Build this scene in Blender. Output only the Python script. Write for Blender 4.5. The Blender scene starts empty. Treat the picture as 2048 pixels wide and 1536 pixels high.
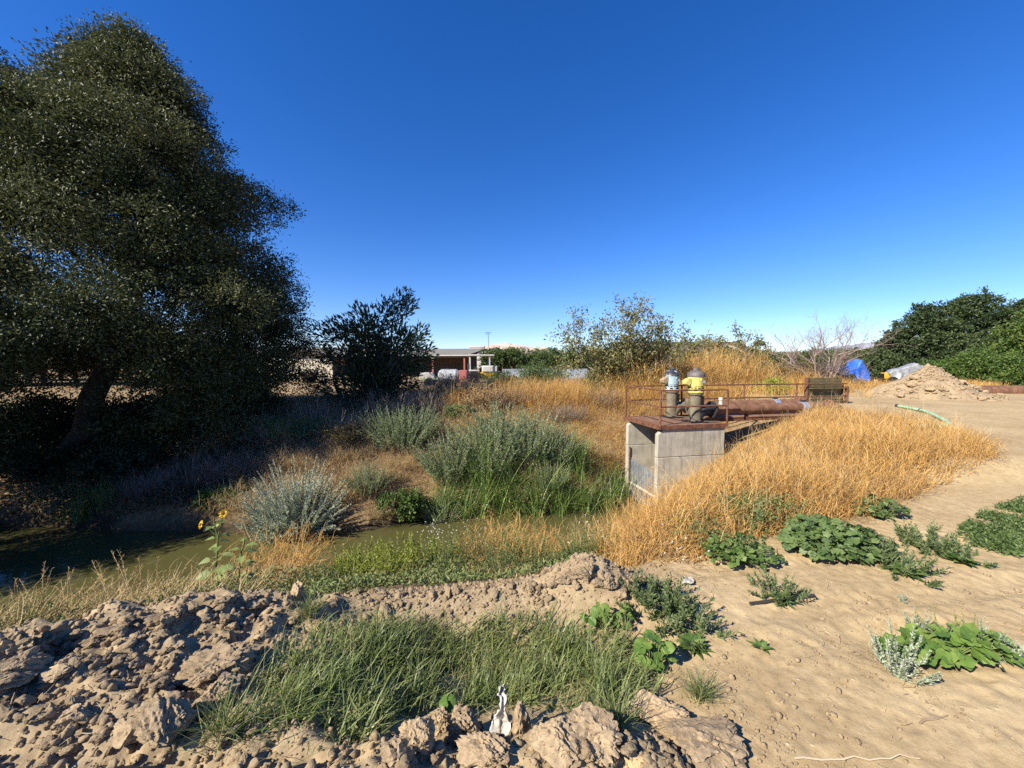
import bpy, bmesh, math
import numpy as np
from mathutils import Vector, Matrix

R = math.radians
sc = bpy.context.scene
C = sc.collection
rng = np.random.default_rng(11)

# ------------------------------------------------------------------ camera, sky, sun, exposure
EYE = 1.65
FPX = 760.0                      # focal length in pixels of a 2048 px wide picture
PITCH = math.atan(40 / FPX)
cd = bpy.data.cameras.new("camera")
cd.sensor_width = 36
cd.lens = 36 * FPX / 2048
cd.clip_start = 0.05
cd.clip_end = 20000
cam = bpy.data.objects.new("camera", cd)
C.objects.link(cam)
cam.location = (0, 0, EYE)
cam.rotation_euler = (R(90) - PITCH, 0, 0)
sc.camera = cam

SUN_EL = 37.0
SUN_H = Vector((-0.80, -0.60, 0)).normalized()        # horizontal direction towards the sun
SUN_DIR = Vector((SUN_H.x * math.cos(R(SUN_EL)), SUN_H.y * math.cos(R(SUN_EL)), math.sin(R(SUN_EL))))
w = bpy.data.worlds.new("World")
sc.world = w
w.use_nodes = True
nt = w.node_tree
sky = nt.nodes.new("ShaderNodeTexSky")
sky.sky_type = 'NISHITA'
sky.sun_disc = False
sky.sun_elevation = R(SUN_EL)
sky.sun_rotation = math.atan2(SUN_H.x, SUN_H.y)
sky.altitude = 60
sky.air_density = 1.0
sky.dust_density = 0.0
sky.ozone_density = 3.5
hs = nt.nodes.new("ShaderNodeHueSaturation")
hs.inputs['Saturation'].default_value = 1.23
hs.inputs['Hue'].default_value = 0.505
hs.inputs['Value'].default_value = 1.27
tn = nt.nodes.new("ShaderNodeMix"); tn.data_type = 'RGBA'; tn.blend_type = 'MULTIPLY'; tn.inputs[0].default_value = 1
tn.inputs[7].default_value = (0.90, 0.94, 1.15, 1)      # deep dry-air blue
nt.links.new(sky.outputs[0], tn.inputs[6])
nt.links.new(tn.outputs[2], hs.inputs['Color'])
nt.links.new(hs.outputs[0], nt.nodes['Background'].inputs[0])
nt.nodes['Background'].inputs[1].default_value = 0.066
sl = bpy.data.lights.new("sun", 'SUN')
sl.energy = 5.0
sl.angle = R(0.5)
sl.color = (1.0, 0.91, 0.76)
so = bpy.data.objects.new("sun", sl)
C.objects.link(so)
so.rotation_euler = (-SUN_DIR).to_track_quat('-Z', 'Y').to_euler()
so.location = (-20, -20, 30)
sc.view_settings.view_transform = 'Standard'
sc.view_settings.look = 'None'
sc.view_settings.gamma = 1
sc.view_settings.exposure = 0.95
sc.cycles.max_bounces = 5
sc.cycles.diffuse_bounces = 3
sc.cycles.glossy_bounces = 2
sc.cycles.transmission_bounces = 3
sc.cycles.transparent_max_bounces = 4
sc.cycles.sample_clamp_indirect = 4
sc.cycles.use_denoising = False

# ------------------------------------------------------------------ helpers
def at(px, py, Y):
    """the point at depth Y that the photograph shows at pixel px, py (2048 x 1536)"""
    u = (px - 1024) / FPX; v = (768 - py) / FPX
    dy = math.cos(PITCH) + v * math.sin(PITCH)
    dz = -math.sin(PITCH) + v * math.cos(PITCH)
    return Vector((u / dy * Y, Y, EYE + dz / dy * Y))

def tag(o, label=None, cat=None, group=None, kind=None):
    if label: o['label'] = label
    if cat: o['category'] = cat
    if group: o['group'] = group
    if kind: o['kind'] = kind
    return o

def empty(name, loc=(0, 0, 0), rz=0.0):
    o = bpy.data.objects.new(name, None)
    o.empty_display_size = 0.2
    o.location = loc
    o.rotation_euler = (0, 0, rz)
    C.objects.link(o)
    return o

def link(name, me, parent=None, mat=None):
    o = bpy.data.objects.new(name, me)
    C.objects.link(o)
    if parent: o.parent = parent
    if mat: me.materials.append(mat)
    return o

def np_mesh(name, V, F, mat, parent=None, rnd=None, smooth=False, attrs=None):
    """V (n,3); F (m,k) all of one size, or list of such arrays; rnd per vertex"""
    V = np.asarray(V, dtype=np.float32)
    Fs = F if isinstance(F, list) else [F]
    Fs = [np.asarray(f, dtype=np.int32) for f in Fs if len(f)]
    me = bpy.data.meshes.new(name)
    me.vertices.add(len(V)); me.vertices.foreach_set('co', V.ravel())
    nl = sum(f.size for f in Fs); npoly = sum(len(f) for f in Fs)
    me.loops.add(nl); me.loops.foreach_set('vertex_index', np.concatenate([f.ravel() for f in Fs]))
    me.polygons.add(npoly)
    tot = np.concatenate([np.full(len(f), f.shape[1], dtype=np.int32) for f in Fs])
    st = np.concatenate(([0], np.cumsum(tot)[:-1])).astype(np.int32)
    me.polygons.foreach_set('loop_start', st)
    if smooth: me.polygons.foreach_set('use_smooth', np.ones(npoly, dtype=bool))
    at_ = dict(attrs or {})
    if rnd is not None: at_['rnd'] = rnd
    for k, a in at_.items():
        la = me.attributes.new(k, 'FLOAT', 'POINT')
        la.data.foreach_set('value', np.asarray(a, dtype=np.float32))
    me.update(calc_edges=True)
    me.validate()
    return link(name, me, parent, mat)

class Geo:
    """collects vertex and face arrays for one mesh"""
    def __init__(s): s.V = []; s.F = {}; s.r = []; s.n = 0
    def add(s, V, F, r=0.5):
        V = np.asarray(V, dtype=np.float32).reshape(-1, 3)
        for f in (F if isinstance(F, list) else [F]):
            f = np.asarray(f, dtype=np.int32)
            if len(f): s.F.setdefault(f.shape[1], []).append(f + s.n)
        s.V.append(V)
        s.r.append(np.broadcast_to(np.asarray(r, dtype=np.float32), (len(V),)).copy())
        s.n += len(V)
    def build(s, name, mat, parent=None, smooth=False):
        return np_mesh(name, np.concatenate(s.V), [np.concatenate(f) for f in s.F.values()], mat, parent, np.concatenate(s.r), smooth)

class MB:
    """collects boxes, cylinders, tubes and lathes into one mesh"""
    def __init__(s): s.bm = bmesh.new()
    def box(s, a, b, M=None):
        a = Vector(a); b = Vector(b)
        m = Matrix.Translation((a + b) / 2) @ Matrix.Diagonal((*(b - a), 1))
        bmesh.ops.create_cube(s.bm, size=1, matrix=(M @ m) if M else m)
        return s
    def bar(s, p, q, wx, wy, up=(0, 0, 1)):
        p = Vector(p); q = Vector(q); d = (q - p); L = d.length; z = d.normalized()
        x = Vector(up).cross(z)
        x = x.normalized() if x.length > 1e-4 else Vector((1, 0, 0))
        y = z.cross(x)
        m = Matrix((x, y, z)).transposed().to_4x4(); m.translation = (p + q) / 2
        bmesh.ops.create_cube(s.bm, size=1, matrix=m @ Matrix.Diagonal((wx, wy, L, 1)))
        return s
    def cyl(s, p, q, r, r2=None, n=20, caps=True):
        p = Vector(p); q = Vector(q); d = q - p
        m = d.to_track_quat('Z', 'Y').to_matrix().to_4x4(); m.translation = (p + q) / 2
        bmesh.ops.create_cone(s.bm, cap_ends=caps, segments=n, radius1=r, radius2=r if r2 is None else r2, depth=d.length, matrix=m)
        return s
    def tube(s, pts, r, n=14, closed_caps=True):
        pts = [Vector(p) for p in pts]
        rs = r if hasattr(r, '__len__') else [r] * len(pts)
        rings = []; x = None
        for i, p in enumerate(pts):
            d = (pts[min(i + 1, len(pts) - 1)] - pts[max(i - 1, 0)]).normalized()
            if x is None: x = d.orthogonal().normalized()
            x = (x - d * x.dot(d)).normalized(); y = d.cross(x)
            rings.append([s.bm.verts.new(p + (x * math.cos(2 * math.pi * k / n) + y * math.sin(2 * math.pi * k / n)) * rs[i]) for k in range(n)])
        for a, b in zip(rings, rings[1:]):
            for k in range(n): s.bm.faces.new((a[k], a[(k + 1) % n], b[(k + 1) % n], b[k]))
        if closed_caps:
            s.bm.faces.new(rings[0][::-1]); s.bm.faces.new(rings[-1])
        return s
    def lathe(s, prof, c=(0, 0, 0), n=32, ax='Z'):
        c = Vector(c); rings = []
        for r_, h in prof:
            ring = []
            for k in range(n):
                a = 2 * math.pi * k / n
                v = Vector((r_ * math.cos(a), r_ * math.sin(a), h))
                if ax == 'X': v = Vector((v.z, v.x, v.y))
                if ax == 'Y': v = Vector((v.y, v.z, v.x))
                ring.append(s.bm.verts.new(c + v))
            rings.append(ring)
        for a, b in zip(rings, rings[1:]):
            for k in range(n): s.bm.faces.new((a[k], a[(k + 1) % n], b[(k + 1) % n], b[k]))
        if prof[0][0] > 1e-5: s.bm.faces.new(rings[0][::-1])
        if prof[-1][0] > 1e-5: s.bm.faces.new(rings[-1])
        return s
    def poly(s, pts, ext):
        a = [s.bm.verts.new(Vector(p)) for p in pts]; b = [s.bm.verts.new(Vector(p) + Vector(ext)) for p in pts]
        s.bm.faces.new(a[::-1]); s.bm.faces.new(b)
        for i in range(len(a)):
            j = (i + 1) % len(a); s.bm.faces.new((a[i], a[j], b[j], b[i]))
        return s
    def build(s, name, mat, parent=None, bevel=0.0, smooth=True, angle=35):
        bmesh.ops.recalc_face_normals(s.bm, faces=s.bm.faces)
        me = bpy.data.meshes.new(name); s.bm.to_mesh(me); s.bm.free()
        if smooth:
            me.polygons.foreach_set('use_smooth', np.ones(len(me.polygons), dtype=bool))
            me.set_sharp_from_angle(angle=R(angle))
        o = link(name, me, parent, mat)
        if bevel:
            b = o.modifiers.new('edge', 'BEVEL'); b.width = bevel; b.segments = 2; b.limit_method = 'ANGLE'; b.angle_limit = R(40)
        return o

# ---- lattice noise in numpy
_perm = np.random.default_rng(3).random((256, 256)).astype(np.float64)
def vnoise(x, y, s=1.0, k=0):
    x = np.asarray(x, dtype=np.float64) / s + 37.3 * k; y = np.asarray(y, dtype=np.float64) / s + 91.7 * k
    xi = np.floor(x).astype(np.int64); yi = np.floor(y).astype(np.int64)
    fx = x - xi; fy = y - yi
    fx = fx * fx * (3 - 2 * fx); fy = fy * fy * (3 - 2 * fy)
    g = lambda a, b: _perm[a & 255, b & 255]
    return ((g(xi, yi) * (1 - fx) + g(xi + 1, yi) * fx) * (1 - fy) + (g(xi, yi + 1) * (1 - fx) + g(xi + 1, yi + 1) * fx) * fy) * 2 - 1
def fbm(x, y, s, o=4, k=0):
    return sum(vnoise(x, y, s / 2 ** i, k + i) * 0.5 ** i for i in range(o))
def sstep(a, b, x):
    t = np.clip((x - a) / (b - a), 0, 1); return t * t * (3 - 2 * t)
def seg_dist(x, y, pts):
    d = np.full(np.shape(x), 1e9)
    for (ax, ay), (bx, by) in zip(pts, pts[1:]):
        ex, ey = bx - ax, by - ay
        t = np.clip(((x - ax) * ex + (y - ay) * ey) / (ex * ex + ey * ey), 0, 1)
        d = np.minimum(d, np.hypot(x - ax - t * ex, y - ay - t * ey))
    return d
def inside(x, y, pts):
    c = np.zeros(np.shape(x), dtype=bool)
    for (ax, ay), (bx, by) in zip(pts, pts[1:] + pts[:1]):
        if ay == by: continue
        c ^= ((ay > y) != (by > y)) & (x < (bx - ax) * (y - ay) / (by - ay) + ax)
    return c

# ------------------------------------------------------------------ materials
def new_mat(name):
    m = bpy.data.materials.new(name); m.use_nodes = True
    n = m.node_tree.nodes; l = m.node_tree.links
    return m, n, l, n['Principled BSDF']

def ramp(n, l, src, cols, pos=None):
    r = n.new('ShaderNodeValToRGB'); e = r.color_ramp.elements
    pos = pos or [i / (len(cols) - 1) for i in range(len(cols))]
    while len(e) < len(cols): e.new(0.5)
    for i, c in enumerate(cols): e[i].position = pos[i]; e[i].color = (*c, 1)
    l.new(src, r.inputs[0]); return r.outputs[0]

def noise(n, l, scale, detail=5, rough=0.6, coord='Object', vec=None):
    t = n.new('ShaderNodeTexNoise'); t.inputs['Scale'].default_value = scale
    t.inputs['Detail'].default_value = detail; t.inputs['Roughness'].default_value = rough
    if vec is None:
        tc = n.new('ShaderNodeTexCoord'); vec = tc.outputs[coord]
    l.new(vec, t.inputs['Vector']); return t.outputs[0]

def mix(n, l, fac, a, b, typ='MIX'):
    m = n.new('ShaderNodeMix'); m.data_type = 'RGBA'; m.blend_type = typ
    for s, v in ((m.inputs[0], fac), (m.inputs[6], a), (m.inputs[7], b)):
        if isinstance(v, (int, float)): s.default_value = v
        elif isinstance(v, tuple): s.default_value = (*v, 1)
        else: l.new(v, s)
    return m.outputs[2]

def bump(n, l, bs, h, strength, dist):
    b = n.new('ShaderNodeBump'); b.inputs['Strength'].default_value = strength; b.inputs['Distance'].default_value = dist
    l.new(h, b.inputs['Height']); l.new(b.outputs[0], bs.inputs['Normal'])

def leaf_mat(name, cols, rough=0.55, trans=0.3, spec=0.3):
    """foliage: colour by the leaf's own random value, some light through the leaf"""
    m, n, l, bs = new_mat(name)
    a = n.new('ShaderNodeAttribute'); a.attribute_name = 'rnd'
    c = ramp(n, l, a.outputs['Fac'], cols)
    l.new(c, bs.inputs['Base Color'])
    bs.inputs['Roughness'].default_value = rough
    bs.inputs['Specular IOR Level'].default_value = spec
    if trans:
        t = n.new('ShaderNodeBsdfTranslucent'); l.new(c, t.inputs[0])
        x = n.new('ShaderNodeMixShader'); x.inputs[0].default_value = trans
        l.new(bs.outputs[0], x.inputs[1]); l.new(t.outputs[0], x.inputs[2])
        l.new(x.outputs[0], n['Material Output'].inputs[0])
    return m

def surf_mat(name, cols, scale=3, rough=0.8, metal=0.0, bumps=0.0, bscale=40, bdist=0.01, detail=6, pos=None, spec=0.3, stain=None, coord='Object'):
    m, n, l, bs = new_mat(name)
    f = noise(n, l, scale, detail, 0.65, coord)
    c = ramp(n, l, f, cols, pos or [0.3 + 0.4 * i / (len(cols) - 1) for i in range(len(cols))])
    if stain:
        f2 = noise(n, l, stain[1], 8, 0.7, coord)
        k = n.new('ShaderNodeMapRange'); l.new(f2, k.inputs[0]); k.inputs[1].default_value = stain[2]; k.inputs[2].default_value = stain[3]
        c = mix(n, l, k.outputs[0], c, stain[0])
    l.new(c, bs.inputs['Base Color'])
    bs.inputs['Roughness'].default_value = rough; bs.inputs['Metallic'].default_value = metal
    bs.inputs['Specular IOR Level'].default_value = spec
    if bumps: bump(n, l, bs, noise(n, l, bscale, 6, 0.7, coord), bumps, bdist)
    return m

# ------------------------------------------------------------------ terrain
NC = [(-60, -12), (-12, 0.0), (-6, 0.9), (-2.7, 1.9), (-1.4, 2.5), (0.2, 2.75), (0.9, 2.85), (1.6, 3.5), (2.8, 4.9), (4.6, 6.7), (6.8, 9.1), (9.2, 11.5), (10.3, 12.7)]
FC = [(10.35, 13.5), (8.5, 14.6), (6, 15.2), (3, 14.8), (0, 14.6), (-4, 14.8), (-8, 15), (-14, 15.2), (-60, 13)]
WN = [(-60, 1), (-12, 4.6), (-6, 5.5), (-3, 6.0), (0, 6.6), (1.5, 7.3), (2.8, 8.6), (3.95, 10.1)]
WF = [(3.6, 11.75), (2.35, 10.4), (0, 10.2), (-2.3, 10.0), (-3.3, 9.2), (-4.9, 8.85), (-8, 9.0), (-12, 9.3), (-60, 9)]
BANK = NC + FC
POND = WN + WF
ZW = -2.45
def dipmask(x, y):
    return np.exp(-(((x + 0.15) / 1.0) ** 2 + ((y - 2.12) / 0.33) ** 2))
def H(x, y):
    x = np.asarray(x, dtype=np.float64); y = np.asarray(y, dtype=np.float64)
    dw = seg_dist(x, y, POND + POND[:1]); wet = inside(x, y, POND)
    dc = np.minimum(seg_dist(x, y, NC), seg_dist(x, y, FC)); ib = inside(x, y, BANK)
    t = dw / (dw + dc + 1e-6)
    n1 = fbm(x, y, 2.2, 4, 1)
    zb = ZW - 0.12 + 0.5 * sstep(0, 0.35, dw) + (2.07) * t ** np.where((x > 0.8) & (y < 9.8) & (y < 2.6 * x + 4), 1.3, 0.95) + 0.16 * n1 * t * (1 - t) * 4 * 0.8
    z = np.where(ib, zb, 0.0)
    z = np.where(wet, ZW - np.minimum(0.12 + dw * 0.6, 0.9), z)
    dry = ~wet
    # spoil ridge along the near crest
    dn = seg_dist(x, y, NC[2:7])
    ridge = np.exp(-(dn / 0.26) ** 2) * (0.01 + 0.05 * vnoise(x, y, 0.5, 9))
    hump = 0.15 * np.exp(-(((x - 0.55) / 0.30) ** 2 + ((y - 2.78) / 0.2) ** 2))
    z = z + dry * (ridge + hump)
    flat = ~ib
    # rubble slope on the left, hollow, heap at the feet
    rub = sstep(-0.35, -1.1, x + 0.25 * (y - 2)) * sstep(2.9, 2.3, y - 0.2 * x * 0)
    heap = np.exp(-(seg_dist(x, y, [(-0.8, 1.28), (0.45, 1.42)]) / 0.2) ** 2)
    z = z + flat * (0.10 * rub - 0.17 * dipmask(x, y) + heap * (0.14 + 0.05 * vnoise(x, y, 0.2, 12)))
    pile = 0.15 * sstep(-0.9, -2.2, x) * np.where(ib, sstep(0.22, 0.0, dc), 1.0) * (y > -4) * sstep(-9, -6, x)
    z = z + dry * pile
    rough = np.clip(rub + ridge * 4 + hump * 4 + heap, 0, 1) * (y > -4) * (np.abs(x) < 12)
    bil = lambda s, k: 1 - 2 * np.abs(vnoise(x, y, s, k))
    cl = 0.035 * bil(0.22, 20) + 0.022 * bil(0.11, 21) + 0.012 * bil(0.06, 22) - 0.01
    z = z + rough * cl
    # road on the right: low step, ruts, crumbs
    up = sstep(4.3, 5.8, x) * sstep(0.0, 0.55, y - (4.95 + 0.10 * (x - 5) + 0.12 * vnoise(x, y, 0.8, 30)))
    z = z + flat * 0.24 * up * sstep(60, 25, np.hypot(x, y))
    sm = flat * (1 - rough)
    z = z + sm * (0.004 * fbm(x, y, 2.2, 1, 40) + 0.008 * bil(0.09, 41) * sstep(0.05, 0.5, vnoise(x, y, 0.45, 44)) + 0.005 * vnoise(x, y, 0.045, 42)) * sstep(40, 10, np.hypot(x, y))
    rut = np.exp(-((y - 2.2 - 0.15 * x - 0.04 * vnoise(x, y, 1.2, 46)) / 0.10) ** 4) + np.exp(-((y - 2.72 - 0.17 * x - 0.04 * vnoise(x, y, 1.2, 47)) / 0.10) ** 4)
    z = z - sm * 0.022 * rut * sstep(0.9, 1.8, x) * (0.75 + 0.35 * vnoise(x, y, 0.8, 45))
    z = z + sm * 0.005 * np.clip(rut, 0, 1) * sstep(0.9, 1.8, x) * sstep(-0.3, 0.3, vnoise(x, y, 0.7, 48)) * np.sin(2 * np.pi * (x + 0.8 * np.abs(y - 2.2 - 0.15 * x)) / 0.12)
    z = z - dry * flat * 0.24 * np.exp(-(((x - 7.4) / 1.9) ** 2 + ((y - 9.0) / 2.0) ** 2))
    # hollow where the broad-leaved weeds grow
    z = z - sm * 0.07 * np.exp(-(((x - 2.35) / 0.38) ** 2 + ((y - 2.2) / 0.18) ** 2))
    return z
def hz(x, y): return float(H(np.array([x]), np.array([y]))[0])
def gnd(px, py, z0=0.0):
    """where the ray of a photograph pixel meets the ground"""
    lo = None
    for Y in np.concatenate([np.arange(0.9, 12, 0.04), np.arange(12, 80, 0.3)]):
        p = at(px, py, Y)
        if p.z < hz(p.x, p.y) + z0: return Vector((p.x, p.y, hz(p.x, p.y)))
    return at(px, py, 80)

def axis_pts(a, b, fine, far, g=1.12):
    core = list(np.arange(a, b, fine)); s = fine; v = core[-1]; hi = []
    while v < far: s *= g; v += s; hi.append(v)
    s = fine; v = a; lo = []
    while v > -far: s *= g; v -= s; lo.append(v)
    return np.array(lo[::-1] + core + hi)
gx = axis_pts(-4.2, 4.6, 0.02, 6000, 1.045)
gy = axis_pts(0.9, 3.6, 0.015, 6000, 1.045)
GX, GY = np.meshgrid(gx, gy)
GZ = H(GX, GY)
nx, ny = len(gx), len(gy)
idx = np.arange(nx * ny).reshape(ny, nx)
quads = np.stack([idx[:-1, :-1], idx[:-1, 1:], idx[1:, 1:], idx[1:, :-1]], -1).reshape(-1, 4)
_ib = inside(GX, GY, BANK)
_dc = np.minimum(seg_dist(GX, GY, NC), seg_dist(GX, GY, FC))
litter = np.where(_ib, sstep(0.0, 0.5, _dc), 0)
litter = np.maximum(litter, sstep(14, 17, GY + 0.6 * vnoise(GX, GY, 3, 60)) * sstep(11, 8, GX) * 0.9)
damp = np.where(GZ < ZW + 0.25, 1.0, 0.0)
bd = seg_dist(GX, GY, NC[2:7])
clod = np.clip(np.exp(-(bd / 0.45) ** 2) + sstep(-0.3, -1.0, GX) * (GY < 3), 0, 1)

m, n, l, bs = new_mat("dirt")
ta = n.new('ShaderNodeTexCoord'); oc = ta.outputs['Object']
f1 = noise(n, l, 0.9, 8, 0.62, vec=oc)
f2 = noise(n, l, 14, 8, 0.7, vec=oc)
base = ramp(n, l, f1, [(0.29, 0.21, 0.11), (0.43, 0.325, 0.18), (0.53, 0.42, 0.25)], [0.34, 0.52, 0.68])
base = mix(n, l, 0.5, base, ramp(n, l, f2, [(0.19, 0.135, 0.07), (0.43, 0.325, 0.175), (0.60, 0.475, 0.285)], [0.3, 0.55, 0.75]))
al = n.new('ShaderNodeAttribute'); al.attribute_name = 'litter'
f3 = noise(n, l, 9, 8, 0.7, vec=oc)
base = mix(n, l, al.outputs['Fac'], base, ramp(n, l, f3, [(0.10, 0.07, 0.04), (0.24, 0.165, 0.085), (0.36, 0.25, 0.12)], [0.3, 0.5, 0.7]))
ac = n.new('ShaderNodeAttribute'); ac.attribute_name = 'clod'
mm = n.new('ShaderNodeMath'); mm.operation = 'MULTIPLY'; mm.inputs[1].default_value = 0.6; l.new(ac.outputs['Fac'], mm.inputs[0])
base = mix(n, l, mm.outputs[0], base, ramp(n, l, f2, [(0.15, 0.115, 0.075), (0.25, 0.195, 0.13), (0.34, 0.27, 0.185)], [0.3, 0.5, 0.7]))
ad = n.new('ShaderNodeAttribute'); ad.attribute_name = 'damp'
base = mix(n, l, ad.outputs['Fac'], base, (0.05, 0.04, 0.025))
vor = n.new('ShaderNodeTexVoronoi'); vor.inputs['Scale'].default_value = 22; l.new(oc, vor.inputs['Vector'])
fl = ramp(n, l, vor.outputs['Distance'], [(1, 1, 1), (0, 0, 0)], [0.10, 0.22])
sp = noise(n, l, 6, 3, 0.5, vec=oc)
mk = n.new('ShaderNodeMapRange'); l.new(sp, mk.inputs[0]); mk.inputs[1].default_value = 0.5; mk.inputs[2].default_value = 0.7
mu = n.new('ShaderNodeMath'); mu.operation = 'MULTIPLY'; l.new(fl, mu.inputs[0]); l.new(mk.outputs[0], mu.inputs[1])
base = mix(n, l, mu.outputs[0], base, (0.52, 0.42, 0.29))
l.new(base, bs.inputs['Base Color']); bs.inputs['Roughness'].default_value = 0.95; bs.inputs['Specular IOR Level'].default_value = 0.1
hsum = n.new('ShaderNodeMath'); hsum.operation = 'ADD'
fb = noise(n, l, 38, 8, 0.75, vec=oc); l.new(fb, hsum.inputs[0]); l.new(mu.outputs[0], hsum.inputs[1])
mpr = n.new('ShaderNodeMapping'); mpr.inputs['Scale'].default_value = (5, 16, 5); mpr.inputs['Rotation'].default_value = (0, 0, R(-8)); l.new(oc, mpr.inputs[0])
h2 = n.new('ShaderNodeMath'); h2.operation = 'ADD'; l.new(hsum.outputs[0], h2.inputs[0]); hm = n.new('ShaderNodeMath'); hm.operation = 'MULTIPLY'; hm.inputs[1].default_value = 0.08; l.new(noise(n, l, 1.0, 6, 0.7, vec=mpr.outputs[0]), hm.inputs[0]); l.new(hm.outputs[0], h2.inputs[1])
bump(n, l, bs, h2.outputs[0], 0.5, 0.012)
DIRT = m
g = np_mesh("ground", np.stack([GX, GY, GZ], -1).reshape(-1, 3), quads, DIRT, smooth=True,
            attrs={'litter': litter.ravel(), 'damp': damp.ravel(), 'clod': clod.ravel()})
tag(g, kind='structure')

m, n, l, bs = new_mat("murky_water")
bs.inputs['Base Color'].default_value = (0.075, 0.072, 0.026, 1)
bs.inputs['Roughness'].default_value = 0.04; bs.inputs['IOR'].default_value = 1.33
bs.inputs['Specular IOR Level'].default_value = 0.5
tc = n.new('ShaderNodeTexCoord'); mp = n.new('ShaderNodeMapping'); mp.inputs['Scale'].default_value = (1.0, 2.0, 1)
l.new(tc.outputs['Object'], mp.inputs[0])
bump(n, l, bs, noise(n, l, 3.0, 3, 0.5, vec=mp.outputs[0]), 0.10, 0.03)
WATER = m
wv = [(x, y, ZW) for x, y in [(-61, -2), (-12, 2.8), (-6, 4.0), (-3, 4.6), (0, 5.2), (1.5, 6.0), (2.8, 7.6), (3.95, 9.4), (5.6, 10.4), (5.4, 12.3), (3.6, 12.6), (2.3, 11.6), (0, 11.4), (-2.3, 11.2), (-4.9, 10.2), (-12, 10.6), (-61, 10.4)]]
me = bpy.data.meshes.new("canal_water"); me.from_pydata(wv, [], [list(range(len(wv)))]); me.update()
tag(link("canal_water", me, None, WATER), kind='structure')

# far hills: two dry ranges on the horizon
def range_mesh(name, x0, x1, y0, y1, prof, mat, seed):
    xs = np.linspace(x0, x1, 160); ys = np.linspace(y0, y1, 50)
    X, Y = np.meshgrid(xs, ys)
    u = (X - x0) / (x1 - x0); v = (Y - y0) / (y1 - y0)
    env = np.interp(u, [p[0] for p in prof], [p[1] for p in prof])
    rid = 1 - np.abs(fbm(X, Y, (x1 - x0) / 7, 6, seed))
    Z = env * np.sin(np.pi * np.clip(v, 0, 1)) ** 0.7 * (0.45 + 0.55 * rid) - 2
    i = np.arange(X.size).reshape(X.shape)
    q = np.stack([i[:-1, :-1], i[:-1, 1:], i[1:, 1:], i[1:, :-1]], -1).reshape(-1, 4)
    o = np_mesh(name, np.stack([X, Y, Z], -1).reshape(-1, 3), q, mat, smooth=True)
    return tag(o, kind='structure')
HILL = surf_mat("dry_hill", [(0.36, 0.27, 0.22), (0.50, 0.38, 0.31), (0.58, 0.46, 0.38)], 0.004, 1.0, spec=0)
HILL2 = surf_mat("hazy_blue_hill", [(0.17, 0.20, 0.26), (0.23, 0.25, 0.30), (0.29, 0.29, 0.33)], 0.003, 1.0, spec=0)  # blue of the distant air is put into this hill's colour
range_mesh("hills", -700, 1100, 2500, 3400, [(0, 0), (0.16, 95), (0.28, 150), (0.36, 172), (0.45, 140), (0.55, 130), (0.62, 95), (0.8, 60), (1, 0)], HILL, 50)
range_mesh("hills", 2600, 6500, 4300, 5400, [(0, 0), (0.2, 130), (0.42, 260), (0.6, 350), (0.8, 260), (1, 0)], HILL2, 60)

# ------------------------------------------------------------------ pumping station
RUST = surf_mat("rusty_steel", [(0.075, 0.035, 0.022), (0.16, 0.07, 0.04), (0.27, 0.13, 0.075)], 9, 0.8, 0.2, 0.3, 60, 0.004)
RUSTP = surf_mat("rusty_pipe", [(0.12, 0.062, 0.034), (0.21, 0.108, 0.06), (0.31, 0.17, 0.10)], 5, 0.75, 0.2, 0.3, 70, 0.004, stain=((0.11, 0.05, 0.032), 2.2, 0.55, 0.75))
PLATE = surf_mat("rust_deck", [(0.10, 0.055, 0.035), (0.20, 0.11, 0.07), (0.30, 0.18, 0.11)], 4, 0.85, 0.1, 0.3, 50, 0.004)
DARKI = surf_mat("dark_painted_iron", [(0.018, 0.02, 0.022), (0.04, 0.04, 0.042), (0.09, 0.075, 0.055)], 6, 0.55, 0.3, 0.2, 60, 0.003)
TANI = surf_mat("dusty_grey_iron", [(0.10, 0.085, 0.055), (0.17, 0.145, 0.10), (0.24, 0.21, 0.15)], 5, 0.75, 0.1, 0.2, 60, 0.003)
BLACK = surf_mat("shade_and_grille_black", [(0.006, 0.006, 0.006), (0.012, 0.011, 0.01)], 5, 0.9)  # paints the shade inside pump openings; the tractor grille uses it too
YELL = surf_mat("faded_yellow_paint", [(0.42, 0.35, 0.075), (0.56, 0.48, 0.12), (0.64, 0.58, 0.24)], 6, 0.55, 0, 0.1, 50, 0.003, stain=((0.30, 0.24, 0.10), 5, 0.54, 0.70))
BLUE = surf_mat("chalky_blue_paint", [(0.22, 0.31, 0.35), (0.31, 0.41, 0.45), (0.42, 0.49, 0.50)], 7, 0.6, 0, 0.1, 50, 0.003, stain=((0.25, 0.24, 0.21), 6, 0.54, 0.70))
CAPG = surf_mat("weathered_grey_cap", [(0.06, 0.055, 0.055), (0.12, 0.105, 0.10), (0.20, 0.18, 0.17)], 7, 0.7, 0.1)
CAPP = surf_mat("peeling_black_cap", [(0.015, 0.018, 0.025), (0.04, 0.045, 0.06), (0.42, 0.42, 0.38)], 9, 0.6, 0.1, pos=[0.35, 0.52, 0.62])
GALV = surf_mat("galvanised_sheet", [(0.17, 0.19, 0.21), (0.25, 0.275, 0.30), (0.34, 0.36, 0.375)], 4, 0.5, 0.35, stain=((0.42, 0.38, 0.28), 1.3, 0.55, 0.7))
ZINC = surf_mat("bright_clamp", [(0.5, 0.52, 0.54), (0.75, 0.77, 0.78)], 9, 0.35, 0.7)
JBOX = surf_mat('tan_box_paint', [(0.26, 0.19, 0.11), (0.36, 0.27, 0.16)], 8, 0.7)
CREAM = surf_mat("cream_plastic", [(0.50, 0.45, 0.35), (0.62, 0.57, 0.46)], 12, 0.6)
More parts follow.
